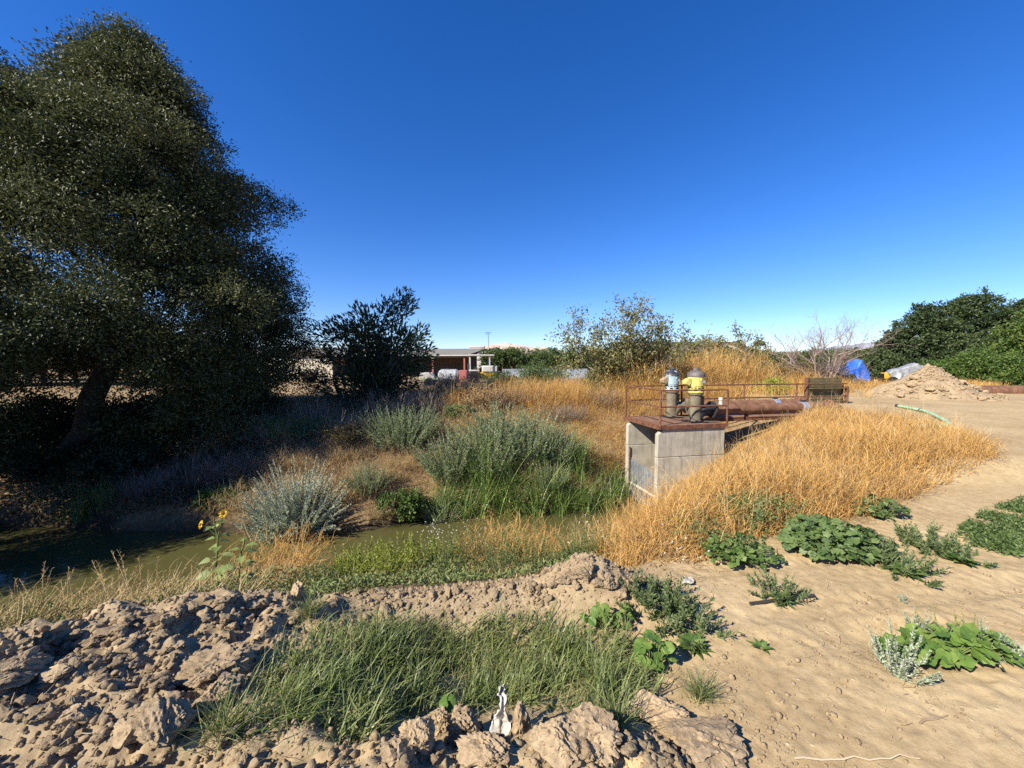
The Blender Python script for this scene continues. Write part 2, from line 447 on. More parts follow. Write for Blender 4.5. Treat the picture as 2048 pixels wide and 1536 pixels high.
WOOD = surf_mat("weathered_board", [(0.055, 0.045, 0.024), (0.11, 0.09, 0.045), (0.20, 0.15, 0.06)], 5, 0.9, 0, 0.4, 45, 0.005, stain=((0.17, 0.09, 0.03), 2.0, 0.52, 0.7))
CABLE = surf_mat("grey_cable", [(0.09, 0.075, 0.06), (0.17, 0.15, 0.12)], 6, 0.6)

def concrete_mat():
    m, n, l, bs = new_mat("cast_concrete")
    tc = n.new('ShaderNodeTexCoord'); oc = tc.outputs['Object']
    c = ramp(n, l, noise(n, l, 2.2, 9, 0.65, vec=oc), [(0.32, 0.30, 0.25), (0.43, 0.405, 0.34), (0.53, 0.50, 0.43)], [0.32, 0.5, 0.7])
    mp = n.new('ShaderNodeMapping'); mp.inputs['Scale'].default_value = (7, 7, 0.5); l.new(oc, mp.inputs[0])
    st = noise(n, l, 1.6, 6, 0.7, vec=mp.outputs[0])
    k = n.new('ShaderNodeMapRange'); l.new(st, k.inputs[0]); k.inputs[1].default_value = 0.50; k.inputs[2].default_value = 0.72; k.inputs[4].default_value = 0.7
    c = mix(n, l, k.outputs[0], c, (0.14, 0.12, 0.09))
    v = n.new('ShaderNodeTexVoronoi'); v.inputs['Scale'].default_value = 3.1; l.new(oc, v.inputs['Vector'])
    h = ramp(n, l, v.outputs['Distance'], [(1, 1, 1), (0, 0, 0)], [0.045, 0.07])
    c = mix(n, l, h, c, (0.09, 0.08, 0.065))
    fine = noise(n, l, 55, 6, 0.7, vec=oc)
    c = mix(n, l, 0.25, c, ramp(n, l, fine, [(0.2, 0.19, 0.16), (0.5, 0.48, 0.42)], [0.3, 0.7]), 'OVERLAY')
    l.new(c, bs.inputs['Base Color']); bs.inputs['Roughness'].default_value = 0.92; bs.inputs['Specular IOR Level'].default_value = 0.2
    bump(n, l, bs, fine, 0.25, 0.004)
    return m
CONC = concrete_mat()

PO = Vector((3.87, 10.2, 0)); PR = math.atan2(0.196, 0.98)
def pump_world(t, s, z=0):
    return PO + Vector((t * math.cos(PR) - s * math.sin(PR), t * math.sin(PR) + s * math.cos(PR), z))

# concrete intake box of stacked precast panels
box = tag(empty("intake_box", PO, PR), "open-fronted concrete intake box of stacked precast panels standing in the canal", "intake box")
zs = [-0.10, -0.86, -1.62, -2.38, -3.3]
for s0, s1 in ((-0.15, 0.0), (1.46, 1.61)):
    for i, (za, zb) in enumerate(zip(zs, zs[1:])):
        mb = MB()
        if i == 0:      # top panel with a chipped, chamfered outer corner
            mb.poly([(0, s0, zb + 0.006), (2.04, s0, zb + 0.006), (2.04, s0, za), (0.17, s0, za), (0.0, s0, za - 0.14)], (0, s1 - s0, 0))
        else:
            mb.box((0, s0, zb + 0.006), (2.04, s1, za - 0.006))
        mb.build("side_panel", CONC, box, 0.012)
for za, zb in zip(zs, zs[1:]):
    MB().box((1.89, 0.002, zb + 0.006), (2.038, 1.458, za - 0.006)).build("back_panel", CONC, box, 0.01)
mb = MB(); nr = 30
for k in range(nr):             # ribbed sheet closing the lower part of the opening
    s0 = 0.01 + 1.44 * k / nr; s1 = 0.01 + 1.44 * (k + 1) / nr
    d = 0.014 if k % 2 else 0.0
    mb.box((0.075 + d, s0, -3.2), (0.083 + d, s1 - 0.0005, -1.29))
gate = mb.build("gate_sheet", GALV, box, smooth=False)
for s0 in (0.2, 1.25):
    mb = MB().tube([(0.082, s0, -1.30), (0.07, s0, -1.22), (0.07, s0 + 0.05, -1.19), (0.07, s0 + 0.1, -1.22), (0.082, s0 + 0.1, -1.30)], 0.007, 8)
    mb.build("lifting_loop", ZINC, gate)
MB().box((0.058, 0.02, -2.03), (0.074, 1.44, -1.97)).build("stiffener_bar", CREAM, gate, 0.003)
for s0, s1 in ((0.003, 0.04), (1.42, 1.457)):
    MB().box((0.04, s0, -3.2), (0.066, s1, -0.9)).build("gate_guide", RUST, box)

# steel platform with railing and walkway
plat = tag(empty("steel_platform", PO, PR), "rusty steel platform with pipe railing on top of the concrete intake box", "platform")
mb = MB()
for k in range(11):
    t0 = 0.055 + k * 0.183
    mb.box((t0, -0.17, -0.022 + 0.002 * (k % 3)), (t0 + 0.172, 1.66, 0.0 + 0.002 * (k % 3)))
mb.build("deck_plate", PLATE, plat, 0.002)
mb = MB()
mb.box((-0.012, -0.20, -0.10), (0.05, 1.70, 0.02)); mb.box((0.052, -0.20, -0.10), (2.06, -0.172, 0.012)); mb.box((0.052, 1.662, -0.10), (6.4, 1.69, 0.012))
mb.box((0.6, -0.17, -0.10), (0.66, 1.66, -0.03)); mb.box((2.0, -0.17, -0.098), (2.06, 1.66, -0.03))
mb.build("edge_channel", RUST, plat, 0.003)
mb = MB().box((2.07, 0.95, -0.13), (6.5, 1.0, -0.02)); mb.box((2.07, 1.55, -0.13), (6.5, 1.6, -0.02))
mb.build("walkway_beam", RUST, plat, 0.003)
mb = MB()
for k in range(26):
    t0 = 2.07 + k * 0.17
    mb.box((t0, 0.93, -0.02), (t0 + 0.163, 1.655, -0.004 + 0.002 * (k % 2)))
mb.build("walkway_plate", PLATE, plat)
RH = 0.96
posts = [(0.0, 1.68), (0.0, -0.185), (2.04, -0.185), (1.95, 1.68), (4.3, 1.68), (6.4, 1.68)]
for t, s in posts:
    MB().cyl((t + 0.03, s, -0.09), (t + 0.03, s, RH), 0.027, n=12).build("rail_post", RUST, plat)
def rail(a, b, z, r=0.022): MB().cyl((a[0] + 0.03, a[1], z), (b[0] + 0.03, b[1], z), r, n=12).build("hand_rail" if z > 0.8 else "mid_rail", RUST, plat)
for z in (RH, 0.52):
    rail((0, -0.185), (0, 1.68), z); rail((0, -0.185), (2.04, -0.185), z - 0.012); rail((0, 1.68), (8.55, 1.68), z)

# timber bulkhead where the pipe goes into the ground
bh = tag(empty("timber_bulkhead", pump_world(6.95, 1.78), PR), "dark timber board bulkhead at the end of the rusty railing", "bulkhead")
for z0, z1 in ((-0.35, 0.22), (0.225, 0.44), (0.445, 0.80), (0.805, 1.17)):
    MB().box((0.05, 0.0, z0), (1.52, 0.06, z1 - 0.006)).build("board", WOOD, bh, 0.006)
for t in (0.0, 1.53):
    MB().box((t, -0.03, -0.6), (t + 0.05, 0.09, 1.18 if t == 0 else 0.95)).build("post", RUST, bh, 0.004)
for z0 in (0.33, 0.78):
    MB().box((0.055, -0.15, z0), (1.60, -0.033, z0 + 0.035)).build("angle_rail", WOOD, bh, 0.004)
MB().box((1.585, -0.16, -0.5), (1.64, -0.05, 0.86)).build("post", RUST, bh, 0.004)

# the two vertical pumps
def pump(t, s, label, body_mat, cap_mat, fat):
    p = tag(empty("vertical_pump", pump_world(t, s, 0), PR), label, "pump")
    MB().box((-0.26, -0.26, 0.003), (0.26, 0.26, 0.035)).build("base_plate", DARKI, p, 0.004)
    cb_ = MB()
    for k in range(10):
        a = 2 * math.pi * k / 10 + 0.2; cb_.cyl((0.186 * math.cos(a), 0.186 * math.sin(a), 0.76), (0.186 * math.cos(a), 0.186 * math.sin(a), 0.845), 0.011, n=6)
    col = cb_.lathe([(0.165, 0.035), (0.165, 0.78), (0.205, 0.785), (0.205, 0.83), (0.15, 0.835)]).build("discharge_column", TANI, p)
    MB().box((0.045, -0.178, 0.50), (0.145, -0.075, 0.745)).build("inspection_opening_shade", BLACK, col, 0.004)  # solid near-black box paints the dark inside of the opening
    b = fat
    body = MB().lathe([(0.17, 0.836), (b + 0.012, 0.838), (b + 0.012, 0.875), (b - 0.004, 0.885), (b - 0.006, 1.02), (b + 0.006, 1.03), (b + 0.006, 1.285), (b - 0.01, 1.30)], n=40).build("motor_body", body_mat, p)
    mb = MB()
    for k in range(14):
        a = 2 * math.pi * k / 14
        M = Matrix.Rotation(a, 4, 'Z')
        mb.box((b - 0.03, -0.028, 0.965), (b + 0.003, 0.028, 0.99), M)
        if k % 2: mb.box((b - 0.03, -0.04, 0.89), (b + 0.004, 0.04, 0.925), M)
    mb.build("vent_slot_shade", BLACK, body)  # raised near-black boxes paint the shade within the slots
    cap = [(b - 0.02, 1.285), (b + 0.02, 1.288), (b + 0.022, 1.36), (b + 0.0, 1.40), (b - 0.07, 1.455), (0.085, 1.475), (0.075, 1.535), (0.03, 1.545), (0.0, 1.546)]
    MB().lathe(cap, n=40).build("motor_cap", cap_mat, p)
    for sg in (-1, 1): MB().box((-0.012, sg * (b + 0.018) - 0.02, 1.18), (0.012, sg * (b + 0.018) + 0.02, 1.25)).build("lifting_lug", body_mat, body, 0.003)
    MB().box((0.03, -b - 0.011, 1.12), (0.13, -b + 0.02, 1.19)).build("name_plate", ZINC, body, 0.002)
    jb = MB().poly([(-b - 0.15, -0.10, 1.08), (-b - 0.17, -0.10, 1.17), (-b - 0.05, -0.10, 1.25), (-b + 0.02, -0.10, 1.25), (-b + 0.02, -0.10, 1.12), (-b - 0.06, -0.10, 1.03)], (0, 0.2, 0)).build("junction_box", body_mat if fat > 0.205 else JBOX, p, 0.012)
    pts = [(-b - 0.09, 0, 1.06), (-b - 0.10, 0.0, 0.8), (-b - 0.13, -0.02, 0.5), (-b - 0.09, -0.05, 0.25), (-b + 0.1, -0.16, 0.08), (0.1, -0.29, 0.05), (0.5, -0.36, 0.045)]
    MB().tube(pts, 0.013, 8).build("conduit", CABLE, p)
    return p
p1 = pump(1.36, 1.30, "vertical pump motor with chalky light blue body and peeling dark cap", BLUE, CAPP, 0.198)
p2 = pump(1.46, 0.33, "vertical pump motor with faded yellow body and grey cap", YELL, CAPG, 0.213)
arc = lambda c, r, a0, a1, k=8: [(c[0] + r * math.cos(R(a0 + (a1 - a0) * i / k)), c[1], c[2] + r * math.sin(R(a0 + (a1 - a0) * i / k))) for i in range(k + 1)]
for p in (p1, p2):
    pts = [(0.0, -0.01, 0.04)] + arc((0.36, -0.01, 0.02), 0.32, 160, 90) + [(0.52, -0.01, 0.34)]
    MB().tube(pts, [0.15] * len(pts), 20).build("elbow", DARKI if p is p2 else TANI, p)
    MB().lathe([(0.15, 0.50), (0.24, 0.505), (0.24, 0.545), (0.15, 0.55)], (0, -0.01, 0.34), n=28, ax='X').build("flange", DARKI if p is p2 else TANI, p)

def discharge(t0, s, label, flanged):
    o = tag(empty("discharge_pipe", pump_world(t0, s, 0.34), PR), label, "pipe")
    L = 6.12 - t0
    MB().cyl((0, 0, 0), (L, 0, 0), 0.148, n=32).build("barrel", RUSTP, o)
    MB().lathe([(0.15, L - 0.06), (0.215, L - 0.055), (0.215, L - 0.015), (0.15, L - 0.01)], n=32, ax='X').build("flange", RUSTP, o)
    MB().lathe([(0.15, L - 0.008), (0.215, L - 0.005), (0.215, L + 0.035), (0.15, L + 0.04)], n=32, ax='X').build("flange", RUST, o)
    mb = MB()
    for k in range(12):
        a = 2 * math.pi * k / 12
        mb.cyl((L - 0.085, 0.185 * math.cos(a), 0.185 * math.sin(a)), (L + 0.065, 0.185 * math.cos(a), 0.185 * math.sin(a)), 0.012, n=6)
    mb.build("flange_bolt", RUST, o)
    pts = [(L + 0.03, 0, 0)] + arc((L + 0.05, 0, -0.45), 0.45, 88, 35) + [(L + 0.75, 0, -0.72)]
    MB().tube(pts, 0.15, 24).build("drop_elbow", RUST, o)
    tc_ = 5.15 - t0
    c = MB().lathe([(0.149, tc_ - 0.10), (0.163, tc_ - 0.095), (0.163, tc_ + 0.095), (0.149, tc_ + 0.10)], n=32, ax='X').build("coupling", ZINC, o)
    MB().box((tc_ - 0.09, -0.03, 0.16), (tc_ + 0.09, 0.03, 0.215)).build("clamp_lug", DARKI, c, 0.006)
    if flanged:
        MB().box((1.1, -0.04, -0.334), (1.18, 0.04, -0.14)).build("saddle", RUST, o)
        v = MB().lathe([(0.055, 0.135), (0.055, 0.20), (0.04, 0.205), (0.04, 0.26), (0.06, 0.265), (0.06, 0.33), (0.03, 0.345), (0, 0.346)], (0.26, 0.0, 0), n=18).build("air_vent", CREAM, o)
    return o
discharge(2.02, 0.32, "rusty discharge pipe running from the yellow pump to the bulkhead", True)
discharge(1.92, 1.29, "rusty discharge pipe behind, running from the blue pump under the railing", False)

# ------------------------------------------------------------------ plant generators
def unit(v): return v / np.maximum(np.linalg.norm(v, axis=-1, keepdims=True), 1e-9)
def rdir(n, rg=rng): return unit(rg.normal(size=(n, 3)))

def leaves(g, P, D, L, W, r, fold=0.25, up=0.4, rg=rng):
    """n pointed leaves, two faces each folded along the midrib"""
    n = len(P); D = unit(D)
    N = unit(rdir(n, rg) + np.array([0, 0, up]))
    S = unit(np.cross(D, N)); N = np.cross(S, D)
    L = np.broadcast_to(L, (n,))[:, None]; W = np.broadcast_to(W, (n,))[:, None]
    mid = P + D * L * 0.45
    V = np.stack([P, mid + S * W * 0.5 + N * W * fold, P + D * L - N * L * 0.08, mid - S * W * 0.5 + N * W * fold], 1)
    i = np.arange(n)[:, None] * 4
    F = np.concatenate([i + np.array([[0, 1, 2]]), i + np.array([[0, 2, 3]])])
    g.add(V, F, np.repeat(r, 4))

def blades(g, P, h, w, az, lean, curl, r, nseg=4, wob=0.0, taper=1.0, rg=rng):
    """n curved strips from the ground up (grass blades, stalks)"""
    n = len(P); h = np.broadcast_to(h, (n,)); w = np.broadcast_to(w, (n,))
    c = np.array(P, dtype=np.float64); rows = []
    side_a = az + np.pi / 2 + rg.normal(0, 0.5, n)
    S = np.stack([np.cos(side_a), np.sin(side_a), np.zeros(n)], -1)
    a2 = az.copy()
    for k in range(nseg + 1):
        s = k / nseg
        ww = (w * (1 - s ** 1.6 * taper) * (0.6 + 0.4 * min(1, s * 4)))[:, None]
        rows.append(np.stack([c - S * ww / 2, c + S * ww / 2], 1))
        a = lean + curl * s + (rg.normal(0, wob, n) if wob else 0)
        if wob: a2 = a2 + rg.normal(0, wob * 1.5, n)
        d = np.stack([np.sin(a) * np.cos(a2), np.sin(a) * np.sin(a2), np.cos(a)], -1)
        c = c + d * (h / nseg)[:, None]
    V = np.stack(rows, 1)            # n, nseg+1, 2, 3
    i = np.arange(n)[:, None] * (2 * (nseg + 1)); F = []
    for k in range(nseg):
        o = 2 * k
        F.append(i + np.array([[o, o + 1, o + 3, o + 2]]))
    g.add(V, np.concatenate(F), np.repeat(r, 2 * (nseg + 1)))
    return c                         # tips

def tube(g, pts, rad, n=6, r=0.5):
    pts = np.asarray(pts, dtype=np.float64); m = len(pts)
    rad = np.broadcast_to(rad, (m,))
    T = unit(np.gradient(pts, axis=0))
    ref = np.array([0, 0, 1.0]) if abs(T[0][2]) < 0.8 else np.array([1.0, 0, 0])
    X = unit(np.cross(T, ref)); Y = np.cross(T, X)
    a = np.arange(n) * 2 * np.pi / n
    V = pts[:, None] + rad[:, None, None] * (X[:, None] * np.cos(a)[None, :, None] + Y[:, None] * np.sin(a)[None, :, None])
    i = np.arange(m * n).reshape(m, n); j = np.roll(i, -1, 1)
    F = np.stack([i[:-1], j[:-1], j[1:], i[1:]], -1).reshape(-1, 4)
    g.add(V, F, r)

def bend(p, q, k=6, sag=0.0, wob=0.05, rg=rng):
    """a slightly crooked path from p to q"""
    p = np.asarray(p, float); q = np.asarray(q, float); L = np.linalg.norm(q - p)
    s = np.linspace(0, 1, k)[:, None]
    o = rg.normal(0, wob * L, (k, 3)) * np.sin(np.pi * s)
    z = np.zeros((k, 3)); z[:, 2] = (sag * L * np.sin(np.pi * s))[:, 0]
    return p + (q - p) * s + o + z

def branchy(gt, base, n, h, spread, levels=3, r0=0.05, seed=1, twig=5, up=0.25, sides=5):
    """a crooked many-stemmed skeleton; returns the twig ends and directions"""
    rg = np.random.default_rng(seed); tips = []
    def grow(p, d, L, r, lev):
        k = 5; pts = [p]
        for i in range(k):
            d = unit(d + rg.normal(0, 0.16, 3) + np.array([0, 0, up * 0.15])); pts.append(pts[-1] + d * L / k)
        pts = np.array(pts)
        tube(gt, pts, np.linspace(r, r * 0.45, k + 1), sides if lev < 2 else 3, rg.random())
        if lev >= levels:
            for q in pts[1:]: tips.append((q, d))
            return
        for i in range(twig if lev else max(3, twig - 1)):
            j = rg.integers(1, k + 1)
            nd = unit(d + rg.normal(0, 0.62, 3) + np.array([0, 0, up]))
            grow(pts[j], nd, L * rg.uniform(0.45, 0.72), r * 0.42, lev + 1)
    for i in range(n):
        a = 2 * np.pi * i / n + rg.uniform(-0.4, 0.4)
        d = unit(np.array([math.cos(a) * spread, math.sin(a) * spread, 1.0]) * np.array([1, 1, rg.uniform(0.8, 1.2)]))
        grow(np.asarray(base, float) + np.array([math.cos(a), math.sin(a), 0]) * r0 * 1.6, d, h * rg.uniform(0.42, 0.62), r0 * rg.uniform(0.6, 1), 0)
    return np.array([t[0] for t in tips]), np.array([t[1] for t in tips])

def leaf_on(g, T, D, per, L, W, spread, rg, droop=0.2):
    n = len(T) * per
    P = np.repeat(T, per, 0) + rg.normal(0, spread, (n, 3))
    d = np.repeat(D, per, 0) * 0.6 + rg.normal(0, 0.7, (n, 3)) + np.array([0, 0, -droop])
    leaves(g, P, d, L * rg.uniform(0.7, 1.25, n), W * rg.uniform(0.7, 1.25, n), rg.random(n), rg=rg)

def blob_leaves(g, c, rad, twigs, per, L, W, rg, flat=0.8, sd=0.15, tone=None):
    """one clump of a crown: twigs over its outer half, leaves round each twig"""
    d = rdir(twigs, rg); d[:, 2] = np.abs(d[:, 2]) * np.where(rg.random(twigs) < 0.72, 1, -1)
    R_ = rad * rg.uniform(0.45, 1.08, twigs)
    tc_ = np.asarray(c) + d * R_[:, None] * np.array([1, 1, flat])
    n = twigs * per
    P = np.repeat(tc_, per, 0) + rg.normal(0, sd, (n, 3)) * np.array([1, 1, 0.8])
    D = np.repeat(d, per, 0) * 0.7 + rg.normal(0, 0.6, (n, 3)) + np.array([0, 0, -0.15])
    t = rg.uniform(0.0, 1.0, twigs) if tone is None else np.clip(tone + rg.normal(0, 0.18, twigs), 0, 1)
    r = np.clip(np.repeat(t, per) * 0.6 + rg.random(n) * 0.4, 0, 1)
    leaves(g, P, D, L * rg.uniform(0.7, 1.3, n), W * rg.uniform(0.7, 1.3, n), r, rg=rg)

def poly_pts(poly, n, rg=rng, wfun=None):
    """n points inside a plan polygon, optionally weighted"""
    a = np.array(poly); lo, hi = a.min(0), a.max(0); out = []; tot = 0
    while tot < n:
        q = rg.uniform(lo, hi, (n * 3, 2)); k = inside(q[:, 0], q[:, 1], poly)
        if wfun is not None: k &= rg.random(len(q)) < wfun(q[:, 0], q[:, 1])
        q = q[k]; out.append(q); tot += len(q)
    q = np.concatenate(out)[:n]
    return np.column_stack([q, H(q[:, 0], q[:, 1])])

def copy_thing(src, loc, rz=0.0, s=1.0, label=None, group=None):
    """a copy of a thing, its parts and their sub-parts"""
    def cp(o, par):
        c = o.copy(); C.objects.link(c)
        if par: c.parent = par
        for ch in list(o.children): cp(ch, c)
        return c
    c = cp(src, None)
    c.location = loc; c.rotation_euler = (0, 0, rz); c.scale = (s, s, s) if not hasattr(s, '__len__') else s
    if label: c['label'] = label
    if group: c['group'] = group
    return c

BARK = surf_mat("grey_bark", [(0.035, 0.03, 0.026), (0.075, 0.065, 0.055), (0.12, 0.105, 0.09)], 7, 0.95, 0, 0.6, 18, 0.03)
BARKP = surf_mat("pale_bark", [(0.16, 0.125, 0.095), (0.26, 0.205, 0.16), (0.34, 0.28, 0.22)], 6, 0.9)
OAK = leaf_mat("oak_leaf", [(0.022, 0.034, 0.014), (0.045, 0.060, 0.022), (0.085, 0.10, 0.035), (0.15, 0.155, 0.06)], 0.5, 0.25, 0.28)
OAK2 = leaf_mat("far_oak_leaf", [(0.03, 0.055, 0.022), (0.055, 0.085, 0.03), (0.085, 0.12, 0.04)], 0.5, 0.25, 0.35)
BRIGHT = leaf_mat("bright_shrub_leaf", [(0.05, 0.10, 0.02), (0.085, 0.15, 0.03), (0.16, 0.20, 0.04)], 0.5, 0.3, 0.35)
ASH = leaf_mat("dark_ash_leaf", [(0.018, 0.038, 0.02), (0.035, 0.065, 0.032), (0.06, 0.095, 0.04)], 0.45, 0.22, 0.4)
WILLOW = leaf_mat("thin_tree_leaf", [(0.10, 0.115, 0.05), (0.16, 0.175, 0.075), (0.23, 0.22, 0.085), (0.30, 0.26, 0.09)], 0.55, 0.3)
SCRUB = leaf_mat("olive_scrub_leaf", [(0.10, 0.085, 0.035), (0.17, 0.14, 0.06), (0.22, 0.175, 0.075)], 0.7, 0.25)
ORCH = leaf_mat("orchard_leaf", [(0.05, 0.085, 0.025), (0.09, 0.14, 0.04), (0.14, 0.18, 0.06)], 0.5, 0.28)

# ------------------------------------------------------------------ trees
def big_tree(name, base, lean, prof, nblob, label, seed, tw=66, per=34, leaf=(0.09, 0.042), gap=None, mat=None, group=None, trunk_r=0.36, brad=(0.75, 1.4)):
    """oak-like tree: crown of leafy clumps inside a profile (height, radius), limbs leading to the clumps"""
    rg = np.random.default_rng(seed)
    o = tag(empty(name, base), label, "tree", group)
    b = np.array(base, float); gt = Geo(); gl = Geo()
    hs_ = [p[0] for p in prof]; rs_ = [p[1] for p in prof]; top = hs_[-1]
    ax = lambda z: np.array([lean[0] * min(1, z / (0.5 * top)), lean[1] * min(1, z / (0.5 * top)), z])
    tp = [ax(z) + rg.normal(0, 0.06, 3) * (z > 0.5) for z in np.linspace(-0.4, top * 0.86, 12)]
    rr = np.linspace(trunk_r, 0.05, 12); rr[0] *= 1.5; rr[1] *= 1.12
    tube(gt, tp, rr, 12, 0.5)
    # weight heights by area of the profile
    zz = np.linspace(hs_[0], top, 200); wz = np.interp(zz, hs_, rs_) + 0.4; cz = np.cumsum(wz) / wz.sum()
    k = 0
    while k < nblob:
        z = np.interp(rg.random(), cz, zz); a = rg.uniform(0, 2 * np.pi)
        rp = np.interp(z, hs_, rs_); rb = min(rg.uniform(*brad), 0.45 + rp * 0.55)
        f = rg.uniform(0.35, 1.0) ** 0.5 * (1.12 if rg.random() < 0.15 else 0.97)
        rad = max(0, rp * f - rb * 0.75)
        c = ax(z) + np.array([rad * math.cos(a), rad * math.sin(a), -0.12 * rad])
        if gap and gap(c, rg): k += 1; continue
        blob_leaves(gl, c, rb, int(tw * (rb / 1.1) ** 1.6) + 6, per, leaf[0], leaf[1], rg, tone=rg.choice([0.05, 0.3, 0.5, 0.75, 1.0]))
        if k % 6 == 0 and rad > 1.2:
            zj = max(top * rg.uniform(0.2, 0.36), z - rad * 0.7 - 0.3)
            tube(gt, bend(ax(min(zj, top * 0.84)), c, 6, 0.05, 0.05, rg), np.linspace(0.085 * (1 - 0.6 * z / top) + 0.015, 0.015, 6), 5, rg.random())
        k += 1
    gt.build("trunk", BARK, o, True); gl.build("crown", mat or OAK, o)
    return o

b1 = at(160, 930, 12.0)
def gap1(c, rg):      # thin lower left side where the sky shows through
    if c[2] < 2.2 and c[0] < 0.6: return True
    if c[2] < 3.4 and c[0] * 0.75 - c[1] * 0.66 > -0.3 and abs(c[0] * 0.66 + c[1] * 0.75 - 0.15) < 1.15: return True
    return c[0] < 0.2 and 3.2 < c[2] < 7.8 and rg.random() < 0.5
big_tree("oak_tree", (b1.x, 12.0, hz(b1.x, 12.0)), (2.1, 0.3),
         [(0.8, 5.3), (2.2, 5.8), (4.2, 5.6), (6.2, 4.9), (8.0, 4.2), (9.8, 2.9), (11.1, 1.8), (12.0, 0.8), (12.7, 0.25)], 275,
         "tall dark evergreen oak on the far bank with a thick bare trunk", 21, gap=gap1)
big_tree("oak_tree", (-17.5, 10.6, hz(-17.5, 10.6)), (0.1, 0.0),
         [(2.4, 3.0), (6.0, 3.5), (10.0, 3.5), (12.0, 3.0), (13.2, 2.0), (14.1, 0.7)], 110,
         "evergreen oak cut by the picture edge with yellowish green sunlit upper crown", 22, gap=lambda c, rg: 3.2 < c[2] < 7.5 and rg.random() < 0.35)
# the row of oaks goes on along the bank, out of the picture, and shades it
big_tree("oak_tree", (-15.8, 5.4, hz(-15.8, 5.4)), (0.2, 0.2),
         [(1.4, 3.2), (4.0, 3.9), (7.2, 3.4), (9.0, 1.0)], 75, "evergreen oak further along the canal, beyond the oak at the picture edge", 23, tw=48)

# dark broad-leaved tree in the shade beside the oak
def spray_tree(name, label, base, tips, seed, mat, nleaf, L, W, rad):
    rg = np.random.default_rng(seed); o = tag(empty(name, base), label, "tree")
    gt = Geo(); gl = Geo(); b = np.array(base, float)
    for t in tips:
        q = np.array(t) - b
        path = bend((rg.normal(0, 0.1), rg.normal(0, 0.1), -0.1), q, 8, 0.12, 0.03, rg)
        tube(gt, path, np.linspace(0.055, 0.012, 8), 5, rg.random())
        for j in range(2, 8):
            d = unit(path[j] - path[j - 1]); m_ = int(nleaf * (0.4 + 0.6 * j / 7))
            u = rdir(m_, rg)
            P = path[j] + u * rad * rg.uniform(0.1, 1, m_)[:, None] ** 0.6 * np.array([1, 1, 0.9])
            leaves(gl, P, u * 0.7 + d * 0.9 + rg.normal(0, 0.3, (m_, 3)), L * rg.uniform(0.7, 1.3, m_), W * rg.uniform(0.7, 1.3, m_), rg.random(m_), rg=rg)
    gt.build("trunk", BARK, o, True); gl.build("crown", mat, o)
    return o
tp = [(806, 592), (818, 612), (775, 612), (742, 632), (722, 628), (692, 648), (668, 655), (700, 668), (840, 668), (828, 690), (812, 668), (855, 705), (846, 728), (705, 705), (765, 672), (780, 690),
      (745, 690), (640, 665), (655, 712), (690, 750), (720, 738), (760, 735), (800, 735), (660, 790), (700, 800), (735, 790), (775, 785), (820, 770), (640, 765)]
rg_ = np.random.default_rng(5)
spray_tree("ash_tree", "dark green bushy tree with upswept leafy branches right of the big oak", (-5.4, 15.2, 0.0), [at(x, y, 15.2 + rg_.uniform(-1.3, 1.3)) for x, y in tp], 31, ASH, 85, 0.20, 0.065, 0.42)

PINKB = surf_mat('pinkish_bark', [(0.20, 0.15, 0.13), (0.30, 0.23, 0.20), (0.40, 0.31, 0.27)], 6, 0.9)
# thin grey-green tree behind the pumps, many pale stems
def thin_tree(name, label, base, h, n, seed, per, L, W, spread=0.5, bark=BARKP, leaf=WILLOW, low=0, levels=3, twig=5, sd=0.10, r0=0.06):
    rg = np.random.default_rng(seed); o = tag(empty(name, base), label, "tree"); gt = Geo(); gl = Geo()
    T, D = branchy(gt, (0, 0, -0.1), n, h, spread, levels, r0, seed, twig)
    if per:
        k = rg.random(len(T)) < 0.85
        leaf_on(gl, T[k], D[k], per, L, W, sd, rg)
    if low:
        u = rdir(low, rg); u[:, 2] = np.abs(u[:, 2])
        P = u * np.array([h * 0.42, h * 0.36, h * 0.42]) * rg.uniform(0.3, 1, low)[:, None]
        leaves(gl, P, rdir(low, rg) + u, L * rg.uniform(0.7, 1.3, low), W * rg.uniform(0.7, 1.3, low), rg.random(low), rg=rg)
    gt.build("trunk", bark, o, True)
    if gl.n: gl.build("crown", leaf, o)
    return o
thin_tree("willow_tree", "thin grey-green tree with pale forking stems behind the blue pump", (5.5, 18.0, 0.0), 5.0, 9, 41, 4, 0.15, 0.07, 0.68, low=2600, sd=0.15)
thin_tree("willow_tree", "small sparse tree with airy top above the house gable", (13.4, 24.5, 0.0), 4.3, 7, 42, 5, 0.15, 0.08, 0.6, low=2500)
thin_tree("willow_tree", "low thin shrubby tree right of the house gable", (17.3, 27.0, 0.0), 3.0, 5, 43, 3, 0.14, 0.07, 0.55, low=1800)
thin_tree("bare_tree", "leafless pinkish grey tree with fine upright twigs above the timber bulkhead", (18.2, 22.4, 0.0), 5.6, 9, 44, 0, 0, 0, 0.42, levels=4, twig=5, r0=0.08, bark=PINKB)

